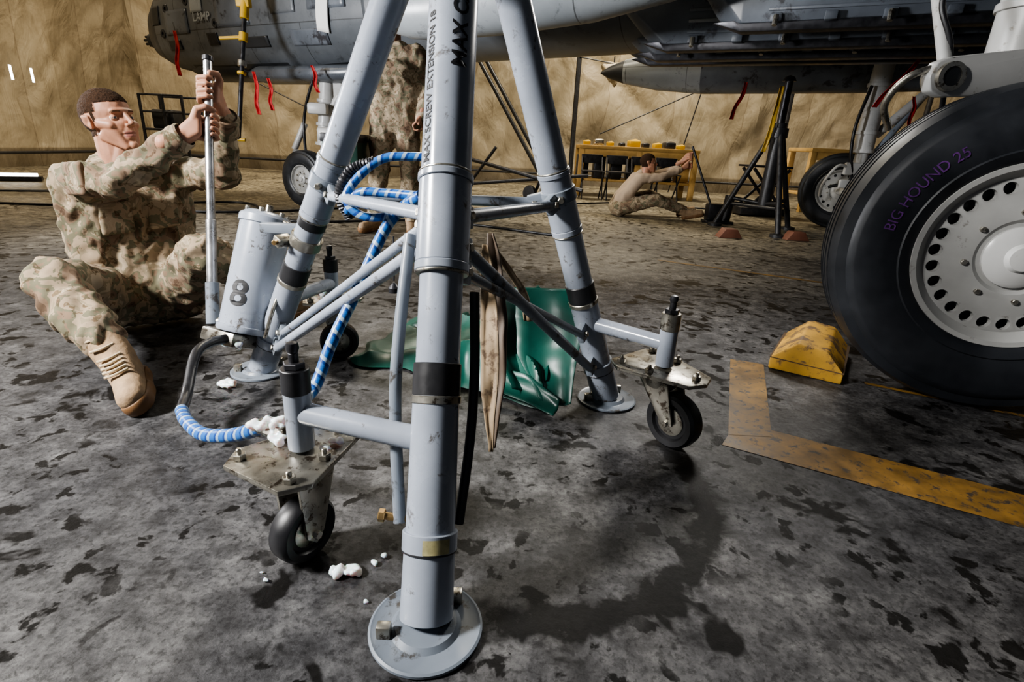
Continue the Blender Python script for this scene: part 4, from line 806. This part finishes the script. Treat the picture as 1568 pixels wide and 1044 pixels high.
for k in range(4):
    x=1.2+k*.42
    for s in (-.17,.17):
        tube('chair_%d_leg_a_%d'%(k,int(s*100)),(x+s,9.25,0.0),(x+s,9.65,.70),.013,DKSTEEL,cs); tube('chair_%d_leg_b_%d'%(k,int(s*100)),(x+s,9.65,0.0),(x+s,9.25,.45),.013,DKSTEEL,cs)
    box('chair_%d_seat'%k,(x,9.42,.45),(.36,.36,.02),DKSTEEL,cs,None,.006); box('chair_%d_back'%k,(x,9.63,.64),(.36,.02,.14),DKSTEEL,cs,None,.006)
rk=grp('metal_rack',(-5.6,9.0,0))
for x in (-5.85,-5.5,-5.2):
    for yy in (8.8,9.3): tube('upright_%d_%d'%(int(x*10),int(yy*10)),(x,yy,0.0),(x,yy,1.25),.022,DKSTEEL,rk)
for z in (.35,.75,1.0,1.24):
    for yy in (8.8,9.3): tube('rail_%d_%d'%(int(z*100),int(yy*10)),(-5.85,yy,z),(-5.2,yy,z),.016,DKSTEEL,rk)
box('shelf',(-5.52,9.05,.74),(.66,.5,.02),DKSTEEL,rk,None,.005); box('rack_load',(-5.6,9.05,.90),(.35,.3,.28),BLKP,rk,None,.03)
cbl=grp('floor_cables'); random.seed(9)
for k,pts in enumerate([[(-6.5,6.0,.012),(-4.8,6.6,.012),(-3.6,5.5,.012),(-2.7,5.6,.012),(-1.6,6.8,.012)],[(-6.2,5.2,.012),(-4.4,5.4,.012),(-3.2,6.3,.012),(-2.2,5.1,.012),(-.9,5.6,.012),(.5,5.0,.012)],[(-.3,8.8,.012),(.6,8.2,.012),(1.8,8.9,.012),(3.0,8.5,.012)]]): sweep('cable_%d'%k,pts,.012,BLACK,cbl)
st=grp('tow_bar',(-.1,8.5,0)); tube('bar',(-1.2,9.2,.62),(.9,8.0,.22),.03,DKSTEEL,st); tube('bar2',(-1.2,8.6,.15),(1.0,8.3,.42),.026,DKSTEEL,st); tube('bar3',(-.9,8.9,.05),(-.4,8.8,.75),.024,DKSTEEL,st); tube('bar4',(.2,8.5,.03),(.35,8.2,.48),.024,DKSTEEL,st)
lathe('bar_wheel',[(-.04,0),(-.04,.1),(0,.12),(.04,.1),(.04,0)],(.15,8.35,.12),(.5,.8,0),BLACK,st); box('crate',(.55,8.7,.1),(.5,.3,.2),WHITEG,st,None,.02)
# ------------------------------------------------------------------ lights
def area(name,loc,tgt,size,power,col,sy=None,spread=180):
    l=bpy.data.lights.new(name,'AREA'); l.shape='RECTANGLE'; l.size=size; l.size_y=sy or size; l.energy=power; l.color=col; l.spread=math.radians(spread)
    o=bpy.data.objects.new(name,l); bpy.context.collection.objects.link(o); o.location=loc
    o.rotation_euler=(V(tgt)-V(loc)).to_track_quat('-Z','Y').to_euler(); return o
area('key_lamp',(-2.9,.1,2.3),(-.75,1.35,.35),.5,74,(1.0,.98,.95),spread=90)
area('side_lamp',(-4.6,3.0,1.5),(1.5,5.2,1.7),.8,112,(.97,.98,1.0),spread=110)
area('added_back_right_light',(1.25,3.3,1.93),(.1,1.2,0),.45,13,(1,.96,.9),spread=90)  # added out of frame to give the floor patch and forward jack shadows
area('hangar_lamp_1',(-5.5,9.5,5.0),(-6.0,10.5,0),1.2,190,(1,.86,.66))
area('hangar_lamp_2',(1.8,10.4,5.0),(1.8,11.6,0),1.0,280,(1,.90,.72))
area('hangar_lamp_3',(6.5,9.5,5.0),(6.0,10.5,0),1.2,150,(1,.88,.7))
area('hangar_lamp_4',(-6.3,4.0,4.9),(-7.5,6.0,1),1.2,110,(1,.86,.64))
area('hangar_lamp_5',(-1.6,7.8,5.1),(-1.8,5.5,0),1.0,190,(1,.90,.70))
w=bpy.data.worlds.new('w'); bpy.context.scene.world=w; w.use_nodes=True; w.node_tree.nodes['Background'].inputs[0].default_value=(.80,.87,1,1); w.node_tree.nodes['Background'].inputs[1].default_value=.09
sc=bpy.context.scene; sc.view_settings.view_transform='AgX'
try: sc.view_settings.look='AgX - Medium High Contrast'
except Exception: pass
sc.view_settings.exposure=.45
